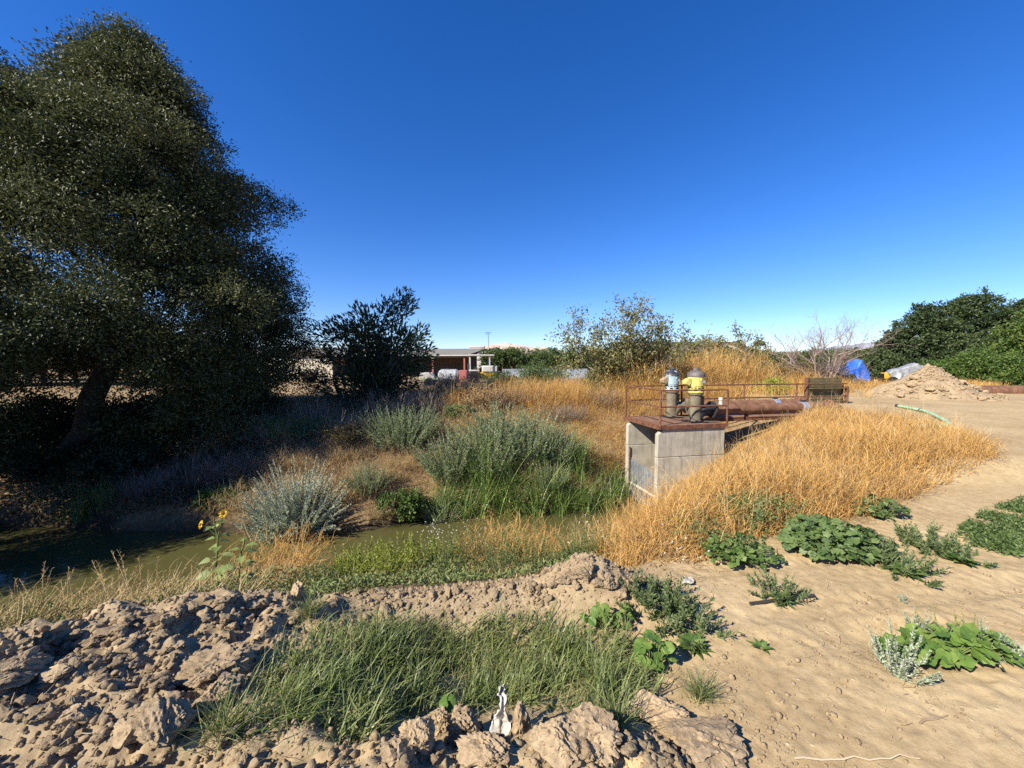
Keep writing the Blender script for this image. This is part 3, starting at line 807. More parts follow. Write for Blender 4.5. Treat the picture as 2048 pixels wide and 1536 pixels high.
# clumps of shrubs
def shrub(name, label, cat, loc, rx, ry, hh, n, seed, leaf, L, W, stems=12, group=None, tone=None, stem_mat=None, clump=14):
    rg = np.random.default_rng(seed); o = tag(empty(name, loc), label, cat, group); gl = Geo(); gt = Geo()
    for i in range(clump):
        a = rg.uniform(0, 6.28); f = rg.random() ** 0.5 * 0.72
        zc = hh * rg.uniform(0.15, 0.72) * (1 - 0.5 * f)
        rb = 0.36 * min(rx, hh)
        c = np.array([math.cos(a) * rx * f, math.sin(a) * ry * f, zc + 0.1 * hh])
        blob_leaves(gl, c, rb, max(6, n // clump // 14), 14, L, W, rg, 0.9, rb * 0.2, tone)
        tube(gt, bend((c[0] * 0.3, c[1] * 0.3, -0.05), c, 5, 0.05, 0.06, rg), np.linspace(0.03, 0.008, 5), 4, rg.random())
    gt.build("trunk", stem_mat or BARKP, o, True); gl.build("crown", leaf, o)
    return o
for i, (px, Y, rx, hh, n, mt, lab) in enumerate([
        (1610, 23.5, 2.0, 2.0, 7000, SCRUB, "olive brown scrub bush round the foot of the bare tree"),
        (1655, 24.0, 1.5, 2.0, 5000, SCRUB, "olive brown scrub bush left of the blue tarpaulin"),
        (1560, 24.5, 2.0, 1.9, 6000, SCRUB, "olive brown scrub bush left of the bare tree"),
        (1500, 26, 2.2, 2.0, 6000, ORCH, "dull green bush behind the golden dry brush, left of the scrub"),
        (1345, 24, 2.0, 2.2, 5000, WILLOW, "grey-green bush between the thin tree and the house roof"),
        (1190, 21, 1.7, 1.7, 5000, WILLOW, "low grey-green bush left of the thin tree's stems"),
        (1000, 24, 1.3, 1.3, 3500, ORCH, "small blue-green bush beside the white tractor canopy"),
        (1085, 26, 2.2, 1.9, 6000, ORCH, "rounded green bush in front of the pale panel fence")]):
    shrub("scrub_bush", lab, "bush", (at(px, 760, Y).x, Y, -0.05), rx, rx * 0.8, hh, n, 300 + i, mt, 0.13, 0.055)

# dark trees and bright shrubs beyond the dirt heap
big = [(1850, 37, 3.8, 7.4, "broad dark green oak behind the silver tarpaulin, left of its group"), (1940, 38, 4.2, 8.8, "tallest dark oak of the group beyond the soil heap"),
       (2040, 40, 4.0, 8.0, "dark oak at the picture edge behind the bright green tree"), (1790, 40, 2.6, 4.6, "low dark tree at the outer end of the oak group, above the blue tarpaulin")]
for i, (px, Y, rr_, hh, lab) in enumerate(big):
    x = at(px, 728, Y).x
    big_tree("oak_tree", (x, Y, 0), (0, 0), [(0.6, rr_ * 0.85), (hh * 0.3, rr_), (hh * 0.65, rr_ * 0.85), (hh * 0.88, rr_ * 0.5), (hh, rr_ * 0.15)], 60, lab, 400 + i, tw=20, per=18, leaf=(0.26, 0.13), mat=OAK2, brad=(0.7, 1.4))
big_tree("poplar_tree", (at(2062, 728, 27).x, 27, 0), (0, 0), [(0.5, 1.9), (2, 2.3), (3.6, 2.0), (5.0, 0.9), (5.6, 0.2)], 40, "bright green rounded tree cut by the picture edge beside the oak group", 420, tw=20, per=18, leaf=(0.2, 0.1), mat=BRIGHT, brad=(0.6, 1.1), trunk_r=0.14)
for i, (px, Y, rx, hh, n, lab) in enumerate([(1905, 29, 2.4, 2.9, 7000, "bright green shrub right behind the top of the soil heap"), (1985, 27.5, 2.4, 3.1, 7000, "bright green shrub above the mouth of the big pipe"),
        (2055, 25.5, 2.2, 2.6, 6000, "bright green shrub behind the big rusty pipe at the picture edge"), (1845, 31, 1.6, 1.7, 4500, "low green shrub overlapping the silver tarpaulin")]):
    shrub("green_shrub", lab, "shrub", (at(px, 760, Y).x, Y, 0), rx, rx * 0.7, hh, n, 430 + i, BRIGHT if i < 3 else ORCH, 0.2, 0.08)

# orchard rows far off
rg_ = np.random.default_rng(77)
g1 = Geo()
for i in range(7): blob_leaves(g1, (rg_.uniform(-0.9, 0.9), rg_.uniform(-0.9, 0.9), rg_.uniform(1.3, 3.0)), rg_.uniform(0.8, 1.15), 26, 14, 0.28, 0.12, rg_, 0.95, 0.14)
g2 = Geo(); tube(g2, [(0, 0, -0.1), (0.03, 0, 0.8), (0, 0.02, 1.8)], [0.12, 0.10, 0.07], 6)
proto = tag(empty("orchard_tree", (0, 0, 0)), "green orchard tree in the rows on the horizon between shed and dark oaks", "tree", "orchard trees on the horizon")
g2.build("trunk", BARK, proto, True); g1.build("crown", ORCH, proto)
spots = []
for row, Y in enumerate((52, 57, 63)):
    for k in range(30):
        px = 985 + k * 26.5 + rg_.uniform(-7, 7)
        if 1310 < px < 1490 and row == 0: continue
        spots.append((at(px, 728, Y).x, Y + rg_.uniform(-1, 1)))
for i, (x, y) in enumerate(spots):
    s = rg_.uniform(0.85, 1.12)
    if i == 0: proto.location = (x, y, 0)
    else: copy_thing(proto, (x, y, 0), rg_.uniform(0, 6.28), s)
for i, (px, Y, s) in enumerate([(-60, 30, 1.7), (20, 28, 1.6), (85, 31, 1.6), (150, 33, 1.5), (225, 34, 1.4), (-140, 27, 1.8), (55, 36, 1.7), (120, 38, 1.7), (185, 39, 1.7), (260, 38, 1.6), (300, 34, 1.4), (-20, 37, 1.8)]):
    copy_thing(proto, (at(px, 728, Y).x, Y, 0), i * 1.1, s, "orchard tree of the row seen under the big oak's crown", "orchard trees behind the big oak")

# ------------------------------------------------------------------ clods and rubble
m, n, l, bs = new_mat("soil_clod")
tc = n.new('ShaderNodeTexCoord'); oi = n.new('ShaderNodeObjectInfo')
va = n.new('ShaderNodeVectorMath'); va.operation = 'ADD'; l.new(tc.outputs['Object'], va.inputs[0]); l.new(oi.outputs['Location'], va.inputs[1])
f = noise(n, l, 9, 9, 0.72, vec=va.outputs[0]); f2 = noise(n, l, 46, 8, 0.75, vec=va.outputs[0])
c = ramp(n, l, f, [(0.20, 0.15, 0.09), (0.31, 0.235, 0.145), (0.41, 0.32, 0.205)], [0.3, 0.5, 0.7])
c = mix(n, l, 0.5, c, ramp(n, l, f2, [(0.13, 0.09, 0.055), (0.36, 0.27, 0.165), (0.50, 0.395, 0.26)], [0.30, 0.5, 0.70]))
hv = n.new('ShaderNodeMapRange'); l.new(oi.outputs['Random'], hv.inputs[0]); hv.inputs[3].default_value = 0.82; hv.inputs[4].default_value = 1.12
cb = n.new('ShaderNodeVectorMath'); cb.operation = 'SCALE'; l.new(c, cb.inputs[0]); l.new(hv.outputs[0], cb.inputs['Scale'])
l.new(cb.outputs[0], bs.inputs['Base Color']); bs.inputs['Roughness'].default_value = 0.95; bs.inputs['Specular IOR Level'].default_value = 0.1
bump(n, l, bs, noise(n, l, 30, 8, 0.7, vec=va.outputs[0]), 0.7, 0.012)
CLOD = m

def ico(sub):
    bm = bmesh.new(); bmesh.ops.create_icosphere(bm, subdivisions=sub, radius=1)
    V = np.array([v.co[:] for v in bm.verts]); F = np.array([[v.index for v in f.verts] for f in bm.faces]); bm.free()
    return V, F
ICO = {k: ico(k) for k in (1, 2, 3, 4, 5)}
def n3(P, s, k):
    return (vnoise(P[:, 0] + 1.7 * P[:, 2], P[:, 1] - 0.6 * P[:, 2], s, k) + vnoise(P[:, 1] + 1.3 * P[:, 0], P[:, 2] + 0.4 * P[:, 0], s, k + 5) + vnoise(P[:, 2] - 0.8 * P[:, 1], P[:, 0] + 0.9 * P[:, 1], s, k + 9)) / 3
def clod_verts(sub, seed, chisel=9, rough=1.0, lumps=70):
    rg = np.random.default_rng(seed); V, F = ICO[sub]; V = V.copy()
    V *= rg.uniform(0.65, 1.3, 3) * np.array([1, 1, 0.85])
    for i in range(chisel):
        d = rdir(1, rg)[0]; h = rg.uniform(0.42, 0.8)
        k = V @ d; V -= np.outer(np.maximum(0, k - h) * 0.97, d)
    r = 1 + rough * (0.30 * n3(V, 0.8, seed % 50) + 0.18 * n3(V, 0.4, seed % 40 + 3))
    if sub >= 3: r = r + rough * (0.22 * (1 - 2 * np.abs(n3(V, 0.26, seed % 30 + 7))) - 0.10 + 0.12 * n3(V, 0.12, seed % 20))
    if sub >= 4: r = r + rough * (0.14 * (1 - 3 * np.abs(n3(V, 0.13, seed % 30 + 17))) + 0.12 * n3(V, 0.06, seed % 23) + 0.08 * n3(V, 0.035, seed % 21))
    if sub >= 4:          # crumb lumps with creases between them
        q = rdir(lumps, rg); U = unit(V); dd = np.arccos(np.clip(U @ q.T, -1, 1)); dd.sort(1)
        r = r + rough * (0.10 * np.minimum(dd[:, 1] - dd[:, 0], 0.12) / 0.12 - 0.07) * (0.6 + 0.8 * rg.random(len(V)) * 0 + 0.4 * n3(V, 0.5, 11))
    return V * r[:, None], F
def clod_thing(px, py, size, seed, label, group=None, sub=4, sq=(1, 1, 1), rz=0, sink=0.25):
    p = gnd(px, py)
    size *= 0.8; V, F = clod_verts(sub, seed, 9, 1.0, int(40 + (size / 0.018) ** 2 * 0.6)); V = V * np.array(sq) * size * 0.5
    o = np_mesh("soil_clod", V, F, CLOD, smooth=True); o.data.set_sharp_from_angle(angle=R(28))
    o.location = (p.x, p.y, p.z + size * 0.5 * sq[2] * (0.75 - sink)); o.rotation_euler = (0, 0, rz)
    return tag(o, label, "clod", group)
BIGG = "large clods of dug-up soil"
for a in [(425, 1362, 0.40, 3, "largest slab-like tan clod lying on the rubble left of the grass patch", (1.15, 0.7, 0.62), 0.5),
          (428, 1415, 0.21, 5, "pale clod leaning just below the largest slab-like clod", (1, 0.8, 0.9), 0.9),
          (345, 1470, 0.23, 8, "upright pointed pale clod left of the grass patch near the bottom of the picture", (0.75, 0.7, 1.1), 0.3),
          (322, 1515, 0.24, 9, "broad clod cut by the bottom picture edge left of the grass patch", (1, 0.9, 0.8), 0.1),
          (262, 1500, 0.15, 12, "rounded clod between the dry twigs and the broad clod at the bottom edge", (1, 0.9, 0.8), 1.0),
          (150, 1462, 0.12, 14, "flat-topped pale clod right of the dry twigs", (1, 0.9, 0.8), 0.4),
          (25, 1312, 0.26, 15, "big grey-brown clod at the left picture edge on the spoil ridge", (1, 0.8, 0.9), 0.4),
          (20, 1368, 0.27, 18, "second big grey-brown clod at the left picture edge, below the ridge", (1.1, 0.8, 0.7), 1.4),
          (595, 1196, 0.145, 21, "round pitted clod sitting alone on the crest of the spoil ridge", (0.95, 0.9, 1.05), 0.2),
          (120, 1368, 0.15, 23, "squat dark clod amid the rubble right of the left picture edge", (1, 0.8, 0.6), 0.2),
          (880, 1462, 0.20, 25, "angular tan clod at the foot of the grass, left of the white plastic rag", (0.9, 0.7, 1.0), 0.6),
          (915, 1492, 0.25, 27, "tall crusty tan clod right beside the white plastic rag", (0.8, 0.7, 1.15), 0.2),
          (840, 1512, 0.22, 29, "crusty tan clod cut by the bottom edge, left of the white plastic rag", (1.1, 0.8, 0.9), 0.8),
          (790, 1530, 0.18, 31, "small tan clod at the left end of the heap at the photographer's feet", (1, 0.8, 0.8), 0.1),
          (1043, 1470, 0.17, 33, "narrow knobbly clod right of the white plastic rag", (0.7, 0.7, 1.25), 0.4),
          (1110, 1500, 0.30, 35, "broad crumbly clod in the middle of the heap at the bottom edge", (1.2, 0.8, 0.75), 0.2),
          (1185, 1485, 0.26, 37, "rounded crusty clod at the right end of the heap beside the grass tuft", (1.1, 0.9, 0.85), 0.9),
          (975, 1535, 0.22, 39, "crumbly clod under the lower piece of white plastic", (1.2, 0.8, 0.7), 0.0),
          (1172, 1160, 0.20, 41, "ribbed pale clod forming the top of the knob on the ridge", (0.95, 0.8, 1.0), 0.2),
          (1128, 1172, 0.15, 43, "pale clod left of the knob on the ridge", (1, 0.8, 0.8), 0.7),
          (1215, 1180, 0.15, 45, "pale clod right of the knob on the ridge", (1.1, 0.8, 0.7), 0.2),
          (1320, 1440, 0.26, 47, "low broad lump of tan soil right of the heap, half sunk in the road", (1.2, 0.9, 0.55), 0.2),
          (1400, 1500, 0.34, 49, "wide flat lump of tan soil near the bottom edge on the road side", (1.2, 0.9, 0.45), 0.5)]:
    clod_thing(a[0], a[1], a[2], a[3], a[4], BIGG, 5 if a[2] > 0.19 else 4, a[5], a[6])
protos = []
for k in range(9):
    V, F = clod_verts(4, 100 + k, 10); me_o = np_mesh("soil_clod", V * 0.5, F, CLOD, smooth=False); protos.append(me_o)
rg = np.random.default_rng(91); nplaced = 0
GR = [("fist-sized clod among the rubble on the left of the spoil slope", "fist-sized clods on the left slope"),
      ("fist-sized clod along the crest of the spoil ridge below the canal weeds", "fist-sized clods along the ridge crest"),
      ("fist-sized crusty clod in the heap at the bottom edge", "fist-sized clods in the heap at the bottom edge")]
def scatter_clod(px, py, s, g_):
    global nplaced
    p = gnd(px, py)
    src = protos[nplaced % 9]
    if nplaced < 9: o = src
    else: o = src.copy(); C.objects.link(o)
    o.scale = (s * rg.uniform(0.8, 1.2), s * rg.uniform(0.7, 1), s * rg.uniform(0.6, 1)); o.location = (p.x, p.y, p.z + s * 0.16)
    o.rotation_euler = (rg.uniform(-0.5, 0.5), rg.uniform(-0.5, 0.5), rg.uniform(0, 6.28))
    tag(o, GR[g_][0], "clod", GR[g_][1]); nplaced += 1
for i in range(150):
    px = rg.uniform(0, 520); py = rg.uniform(1290 - px * 0.13, 1530)
    scatter_clod(px, py, rg.uniform(0.025, 0.06) * (1.0 if rg.random() < 0.85 else 1.6), 0)
for i in range(120):
    px = rg.uniform(30, 1260); e = np.interp(px, [0, 300, 600, 1000, 1170, 1260], [1280, 1245, 1190, 1178, 1150, 1190])
    scatter_clod(px, e + rg.exponential(20), rg.uniform(0.03, 0.10), 1)
for i in range(60):
    px = rg.uniform(760, 1420); e = np.interp(px, [760, 900, 1100, 1250, 1420], [1520, 1460, 1475, 1490, 1500])
    scatter_clod(px, e + rg.uniform(0, 60), rg.uniform(0.03, 0.08), 2)
# crumbs nobody could count
gr = Geo(); shapes = [clod_verts(1, 200 + k, 9, 1.3) for k in range(16)]; shapes2 = [clod_verts(2, 220 + k, 12, 1.5) for k in range(16)]
def crumbs(N, poly, lo, hi, wf=None, p2=0.5):
    P = poly_pts(poly, N, rg, wf)
    for q in P:
        s = lo * (hi / lo) ** (rg.random() ** 2.2)
        V, F = (shapes2 if s > 0.022 else shapes)[rg.integers(16)]
        a = rg.uniform(0, 6.28); ca, sa = math.cos(a), math.sin(a)
        W = V * s * 0.5 * rg.uniform(0.7, 1.2, 3)
        W = np.stack([W[:, 0] * ca - W[:, 1] * sa, W[:, 0] * sa + W[:, 1] * ca, W[:, 2]], -1) + q + np.array([0, 0, s * 0.12])
        gr.add(W, F, rg.random())
def wrub(x, y):
    d = np.exp(-(seg_dist(x, y, NC[2:7]) / 0.35) ** 2) + sstep(-0.35, -1.0, x) * (y < 2.9) + np.exp(-(seg_dist(x, y, [(-0.8, 1.25), (0.6, 1.4)]) / 0.25) ** 2)
    return np.clip(d, 0.0, 1)
crumbs(17000, [(-4.6, 0.9), (1.2, 0.9), (1.4, 3.3), (0.2, 3.2), (-1.4, 2.9), (-4.6, 1.9)], 0.009, 0.05, wrub)
crumbs(6500, [(0.4, 1.0), (4.5, 1.0), (6.5, 4.4), (3.0, 3.6), (1.0, 2.8)], 0.005, 0.022, lambda x, y: np.clip(1.1 / (x * x + y * y) * 3, 0, 1) * np.clip(0.35 + vnoise(x, y, 0.35, 130), 0.06, 1))
crumbs(110, [(1.1, 1.0), (3.2, 1.0), (4.8, 3.4), (3.2, 3.3), (1.4, 2.3)], 0.018, 0.05)
crumbs(420, [(0.25, 1.15), (1.6, 1.1), (1.5, 1.9), (0.9, 2.3), (0.4, 1.7)], 0.008, 0.04)
tag(gr.build("rubble", CLOD, None, False), "loose crumbs of dry tan soil over the spoil ridge and road", None, None, "stuff")

# bits of straw and root on the loose soil
gst = Geo(); Q = poly_pts([(-4.4, 0.95), (3.4, 1.0), (4.2, 3.2), (2.4, 3.3), (1.1, 2.9), (0.2, 3.0), (-1.4, 2.7), (-4.4, 1.9)], 1500, rg, lambda x, y: np.clip(0.25 + vnoise(x, y, 0.5, 120), 0.08, 1))
EOS = len(Q)
# conical soil heap on the right
hx = np.linspace(-4.2, 4.2, 150); HX, HY = np.meshgrid(hx, hx)
rr = np.hypot(np.where(HX > 0, HX * 1.22, HX * 0.95), HY * 1.15) + 0.18 * fbm(HX, HY, 1.3, 3, 70)
HZ = np.maximum(1.42 * (1 - rr / 2.45), 0) ** 1.12 + 0.10 * fbm(HX, HY, 0.7, 4, 73) * (rr < 3.2) + 0.06 * (1 - 2 * np.abs(vnoise(HX, HY, 0.25, 75))) * (rr < 3.4)
HZ = HZ + 0.15 * np.maximum(0, 1 - np.hypot(HX - 0.9, HY) / 0.8) - 0.2 * sstep(2.1, 2.9, rr)
i_ = np.arange(HX.size).reshape(HX.shape)
o = np_mesh("soil_heap", np.stack([HX, HY, HZ], -1).reshape(-1, 3), np.stack([i_[:-1, :-1], i_[:-1, 1:], i_[1:, 1:], i_[1:, :-1]], -1).reshape(-1, 4), CLOD, smooth=True)
o.location = (18.2, 16.6, 0.12); tag(o, "tan conical heap of dug soil beside the rusty pipe", "soil heap")
for i in range(46):
    a = rg.uniform(-2.9, 0.1); r_ = rg.uniform(1.0, 2.7); x, y = r_ * math.cos(a), r_ * 0.85 * math.sin(a); s = rg.uniform(0.08, 0.30)
    src = protos[i % 9]; c = src.copy(); C.objects.link(c)
    k = int(np.argmin(np.abs(hx - x))); j = int(np.argmin(np.abs(hx - y)))
    c.location = (18.2 + x, 16.6 + y, 0.12 + max(HZ[j, k], 0.0) + s * 0.35); c.scale = (s * 1.1, s, s * 0.8); c.rotation_euler = (0, 0, rg.uniform(0, 6))
    tag(c, "pale clod that rolled down the front of the conical soil heap", "clod", "clods on the conical soil heap")

gh = Geo()
for i in range(1500):
    a = rg.uniform(-3.3, 0.3); r_ = rg.uniform(0.2, 2.9); x, y = r_ * math.cos(a), r_ * 0.85 * math.sin(a); s = 0.03 * 6 ** (rg.random() ** 2)
    k = int(np.argmin(np.abs(hx - x))); j = int(np.argmin(np.abs(hx - y))); V, F = shapes2[rg.integers(16)]
    gh.add(V * s * 0.5 * rg.uniform(0.7, 1.2, 3) + np.array([18.2 + x, 16.6 + y, 0.12 + max(HZ[j, k], -0.1) + s * 0.15]), F)
tag(gh.build("rubble", CLOD), "small crumbs and stones over the front of the conical soil heap", None, None, "stuff")

# ------------------------------------------------------------------ weeds, grasses and shrubs
GOLD = leaf_mat("golden_dry_weed", [(0.26, 0.145, 0.045), (0.46, 0.26, 0.075), (0.58, 0.36, 0.115), (0.66, 0.46, 0.19)], 0.7, 0.25, 0.25)
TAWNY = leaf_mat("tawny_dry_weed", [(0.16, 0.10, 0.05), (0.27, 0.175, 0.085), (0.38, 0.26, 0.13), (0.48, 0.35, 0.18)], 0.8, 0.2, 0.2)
STRAW = leaf_mat("straw", [(0.36, 0.25, 0.115), (0.50, 0.37, 0.18), (0.60, 0.47, 0.25)], 0.7, 0.25, 0.25)
SILVER = leaf_mat("silver_sage_leaf", [(0.26, 0.31, 0.21), (0.39, 0.44, 0.32), (0.52, 0.56, 0.44)], 0.65, 0.2, 0.2)
SAGE = leaf_mat("green_sage_leaf", [(0.15, 0.205, 0.09), (0.25, 0.315, 0.15), (0.37, 0.42, 0.25)], 0.65, 0.22, 0.2)
REED = leaf_mat("reed_blade", [(0.08, 0.15, 0.03), (0.14, 0.23, 0.05), (0.22, 0.30, 0.08)], 0.4, 0.25, 0.5)
GRASS = leaf_mat("weed_grass_blade", [(0.08, 0.115, 0.03), (0.15, 0.195, 0.055), (0.23, 0.265, 0.095), (0.38, 0.35, 0.16)], 0.45, 0.28, 0.4)
GREEN = leaf_mat("green_weed_leaf", [(0.05, 0.095, 0.02), (0.09, 0.155, 0.035), (0.15, 0.21, 0.055)], 0.5, 0.28, 0.35)
LIME = leaf_mat("yellow_green_leaf", [(0.17, 0.22, 0.03), (0.28, 0.33, 0.05), (0.40, 0.43, 0.10)], 0.5, 0.3, 0.35)
DULL = leaf_mat("dull_green_leaf", [(0.09, 0.13, 0.04), (0.15, 0.20, 0.065), (0.25, 0.27, 0.105)], 0.6, 0.25, 0.3)
WEED = leaf_mat('grey_green_weed_leaf', [(0.075, 0.115, 0.04), (0.13, 0.18, 0.07), (0.21, 0.25, 0.12)], 0.55, 0.28, 0.3)
MALLOW = leaf_mat("mallow_leaf", [(0.055, 0.10, 0.028), (0.095, 0.15, 0.042), (0.15, 0.205, 0.07)], 0.5, 0.25, 0.35)
GOURD = leaf_mat("gourd_leaf", [(0.085, 0.16, 0.03), (0.125, 0.21, 0.04), (0.19, 0.26, 0.06)], 0.5, 0.25, 0.35)
GREYB = leaf_mat("grey_dead_stem", [(0.15, 0.115, 0.085), (0.24, 0.19, 0.145), (0.34, 0.28, 0.22)], 0.9, 0.0, 0.1)
STEMG = leaf_mat("green_stem", [(0.10, 0.14, 0.05), (0.17, 0.21, 0.08)], 0.6, 0.0, 0.2)
PALE = leaf_mat("pale_dead_stalk", [(0.42, 0.32, 0.20), (0.56, 0.45, 0.31)], 0.8, 0.0, 0.2)
WHITEF = leaf_mat("white_flower", [(0.55, 0.57, 0.52), (0.72, 0.73, 0.68)], 0.7, 0.2)

def stuff(name, g, mat, label): return tag(g.build(name, mat), label, None, None, "stuff")
def wiry(g, P, h, w, rg, lean=(0.1, 0.9), curl=0.9, nseg=6, wob=0.22, bias=None, branch=1):
    n = len(P); az = rg.uniform(0, 2 * np.pi, n)
    if bias is not None: az = np.where(rg.random(n) < bias[1], bias[0] + rg.normal(0, 0.7, n), az)
    r = np.clip(rg.normal(0.5, 0.24, n), 0, 1)
    hh = h * rg.uniform(0.6, 1.25, n)
    T = blades(g, P, hh, w * rg.uniform(0.7, 1.3, n), az, rg.uniform(*lean, n), rg.normal(curl, 0.5, n), r, nseg, wob, 0.7, rg=rg)
    for b in range(branch):
        s = rg.uniform(0.4, 0.85, n)[:, None]; Q = P + (T - P) * s + np.array([0, 0, 0.05]) * hh[:, None]
        blades(g, Q, hh * rg.uniform(0.3, 0.5, n), w * 0.75, az + rg.normal(0, 1.0, n), rg.uniform(0.3, 1.3, n), rg.normal(0.5, 0.5, n), r, 3, wob, 0.7, rg=rg)

blades(gst, Q + np.array([0, 0, 0.012]), rng.uniform(0.02, 0.09, EOS), rng.uniform(0.0015, 0.004, EOS), rng.uniform(0, 6.28, EOS), rng.normal(1.5, 0.12, EOS), rng.normal(0, 0.3, EOS), rng.random(EOS), 3, 0.1, 0.4)
stuff("straw_litter", gst, STRAW, "loose bits of straw strewn over the dry soil in front")
# the golden mass on the near bank beside the pumping station
G1 = [(0.92, 3.12), (1.5, 3.05), (2.35, 3.5), (3.1, 3.75), (4.3, 4.25), (5.6, 4.95), (7.3, 5.65), (9.1, 7.3), (10.1, 9.2), (10.1, 11.2), (8.5, 11.6), (6.6, 10.8), (5.95, 10.3), (3.85, 9.85), (2.9, 8.2), (1.6, 6.8), (0.8, 5.2)]
rg = np.random.default_rng(61); g = Geo()
P = poly_pts(G1, 34000, rg, lambda x, y: np.clip((vnoise(x, y, 0.55, 80) * 0.5 + 0.85) * np.clip(30 / (x * x + y * y), 0.35, 1), 0.1, 1))
edge = sstep(0.0, 0.55, seg_dist(P[:, 0], P[:, 1], G1 + G1[:1]))
hgt = ((0.22 + 0.16 * edge) + (0.10 + 0.22 * edge) * np.maximum(sstep(4.0, 6.0, P[:, 0]), sstep(6.0, 4.0, P[:, 1]) * 0.7)) * (0.8 + 0.35 * vnoise(P[:, 0], P[:, 1], 0.7, 81)) * np.where(P[:, 1] > 6.5, 0.68, 1.0)
wiry(g, P, hgt, 0.0068, rg, (0.05, 1.0), 1.0, 6, 0.28, (0.5, 0.45))
stuff("dry_weeds", g, GOLD, "dense golden dry weeds tumbling down the bank in front of the pumping station")

g = Geo(); P = poly_pts(G1, 6500, rg, lambda x, y: np.clip(vnoise(x, y, 0.5, 98) * 1.6 - 0.1, 0, 1))
wiry(g, P, 0.36 * np.where(P[:, 1] > 6.5, 0.8, 1), 0.006, rg, (0.1, 1.2), 0.9, 6, 0.3)
stuff("dead_weeds", g, TAWNY, "brown tangled patches within the golden weeds by the pumping station")
g = Geo(); P = poly_pts(G1, 520, rg, lambda x, y: np.clip(vnoise(x, y, 0.9, 99) + 0.3, 0, 1))
wiry(g, P, 0.62, 0.006, rg, (0.0, 0.5), 0.4, 6, 0.12, None, 3)
stuff("seed_stalks", g, STRAW, "taller pale seed stalks standing out of the golden weeds")
g = Geo(); P = poly_pts([(1.4, 3.1), (2.4, 3.5), (3.1, 3.8), (2.8, 4.3), (1.5, 3.9)], 2600, rg, lambda x, y: np.clip(vnoise(x, y, 0.3, 100) + 0.3, 0, 1))
hh = 0.25 * rg.random(len(P)); leaves(g, P + np.column_stack([0 * hh, 0 * hh, hh]), rdir(len(P), rg) + np.array([0, 0, 0.4]), 0.04, 0.018, rg.random(len(P)), rg=rg)
stuff("undergrowth", g, DULL, "green leaves growing through the lower edge of the golden weeds")
# far bank: dry litter grass, golden near the pumps and tawny under the trees
FB = [(-10.5, 9.2), (-4.9, 9.2), (-3.2, 9.6), (-2.2, 10.4), (2.3, 10.8), (3.4, 12.1), (5.5, 12.5), (8.3, 13.8), (8.5, 16.5), (4, 18.5), (-3, 18), (-10, 17)]
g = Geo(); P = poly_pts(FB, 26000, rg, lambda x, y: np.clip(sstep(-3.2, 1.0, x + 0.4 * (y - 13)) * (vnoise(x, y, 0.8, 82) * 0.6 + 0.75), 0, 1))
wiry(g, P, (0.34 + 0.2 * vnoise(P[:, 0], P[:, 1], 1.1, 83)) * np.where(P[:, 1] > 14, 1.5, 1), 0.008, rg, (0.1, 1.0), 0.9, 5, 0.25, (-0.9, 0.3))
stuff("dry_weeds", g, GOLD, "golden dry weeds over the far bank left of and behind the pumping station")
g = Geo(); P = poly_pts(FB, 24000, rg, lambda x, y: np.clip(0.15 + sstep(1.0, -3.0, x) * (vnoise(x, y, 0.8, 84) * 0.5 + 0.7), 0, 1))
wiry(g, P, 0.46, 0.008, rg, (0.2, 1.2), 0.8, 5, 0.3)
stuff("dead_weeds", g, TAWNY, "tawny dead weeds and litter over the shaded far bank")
# tall weeds along the far crest and the open ground behind the pumps
g = Geo(); P = poly_pts([(-2.6, 14.2), (3.0, 14.2), (8.3, 14.6), (15, 15.5), (19, 22), (12, 26), (4, 21), (-1.5, 18.5)], 15000, rg, lambda x, y: np.clip(vnoise(x, y, 1.1, 85) * 0.7 + 0.55, 0, 1) * np.where((x > 9.5) & (y < 18), 0.25, 1))
wiry(g, P, np.where(P[:, 0] < 4, 0.85, 0.65), 0.013, rg, (0.05, 0.5), 0.5, 5, 0.2)
stuff("tall_dry_weeds", g, GOLD, "tall dry weeds standing along the far crest behind the pumps")
g = Geo(); P = poly_pts([(12.5, 19), (27, 20.5), (33, 27), (16, 27)], 5000, rg, lambda x, y: np.clip(vnoise(x, y, 1.6, 86) * 0.8 + 0.5, 0, 1))
wiry(g, P, 0.42, 0.02, rg, (0.05, 0.6), 0.6, 4, 0.2)
stuff("dry_grass", g, GOLD, "short golden grass between the timber bulkhead, the tarpaulins and the big pipe")

# near bank strip: green undergrowth and dry straw behind the spoil ridge
NB = [(-6.5, 1.75), (-2.9, 2.42), (-1.4, 2.85), (0.2, 3.15), (0.95, 3.2), (0.7, 4.6), (-0.5, 5.4), (-3.2, 5.2), (-7.5, 4.4)]
g = Geo(); n_ = 26000; P = poly_pts(NB, n_, rg, lambda x, y: np.clip(vnoise(x, y, 0.5, 87) * 0.7 + 0.7, 0, 1))
hh = np.clip(0.17 + 0.15 * vnoise(P[:, 0], P[:, 1], 0.45, 88), 0.04, 0.5) * rg.random(n_) ** 0.6 * (0.12 + 0.88 * sstep(0.1, 1.1, seg_dist(P[:, 0], P[:, 1], NC)))
leaves(g, P + np.column_stack([np.zeros(n_), np.zeros(n_), hh]), rdir(n_, rg) + np.array([0, 0, 0.35]), 0.042 * rg.uniform(0.6, 1.4, n_), 0.016, rg.random(n_), rg=rg)
stuff("undergrowth", g, DULL, "fine green undergrowth along the near bank behind the spoil ridge")
g = Geo(); P = poly_pts([(-6.2, 1.9), (-2.2, 2.75), (-2.0, 3.9), (-3.0, 4.6), (-7, 3.8)], 2300, rg, lambda x, y: np.clip(vnoise(x, y, 0.4, 89) * 0.9 + 0.5, 0, 1))
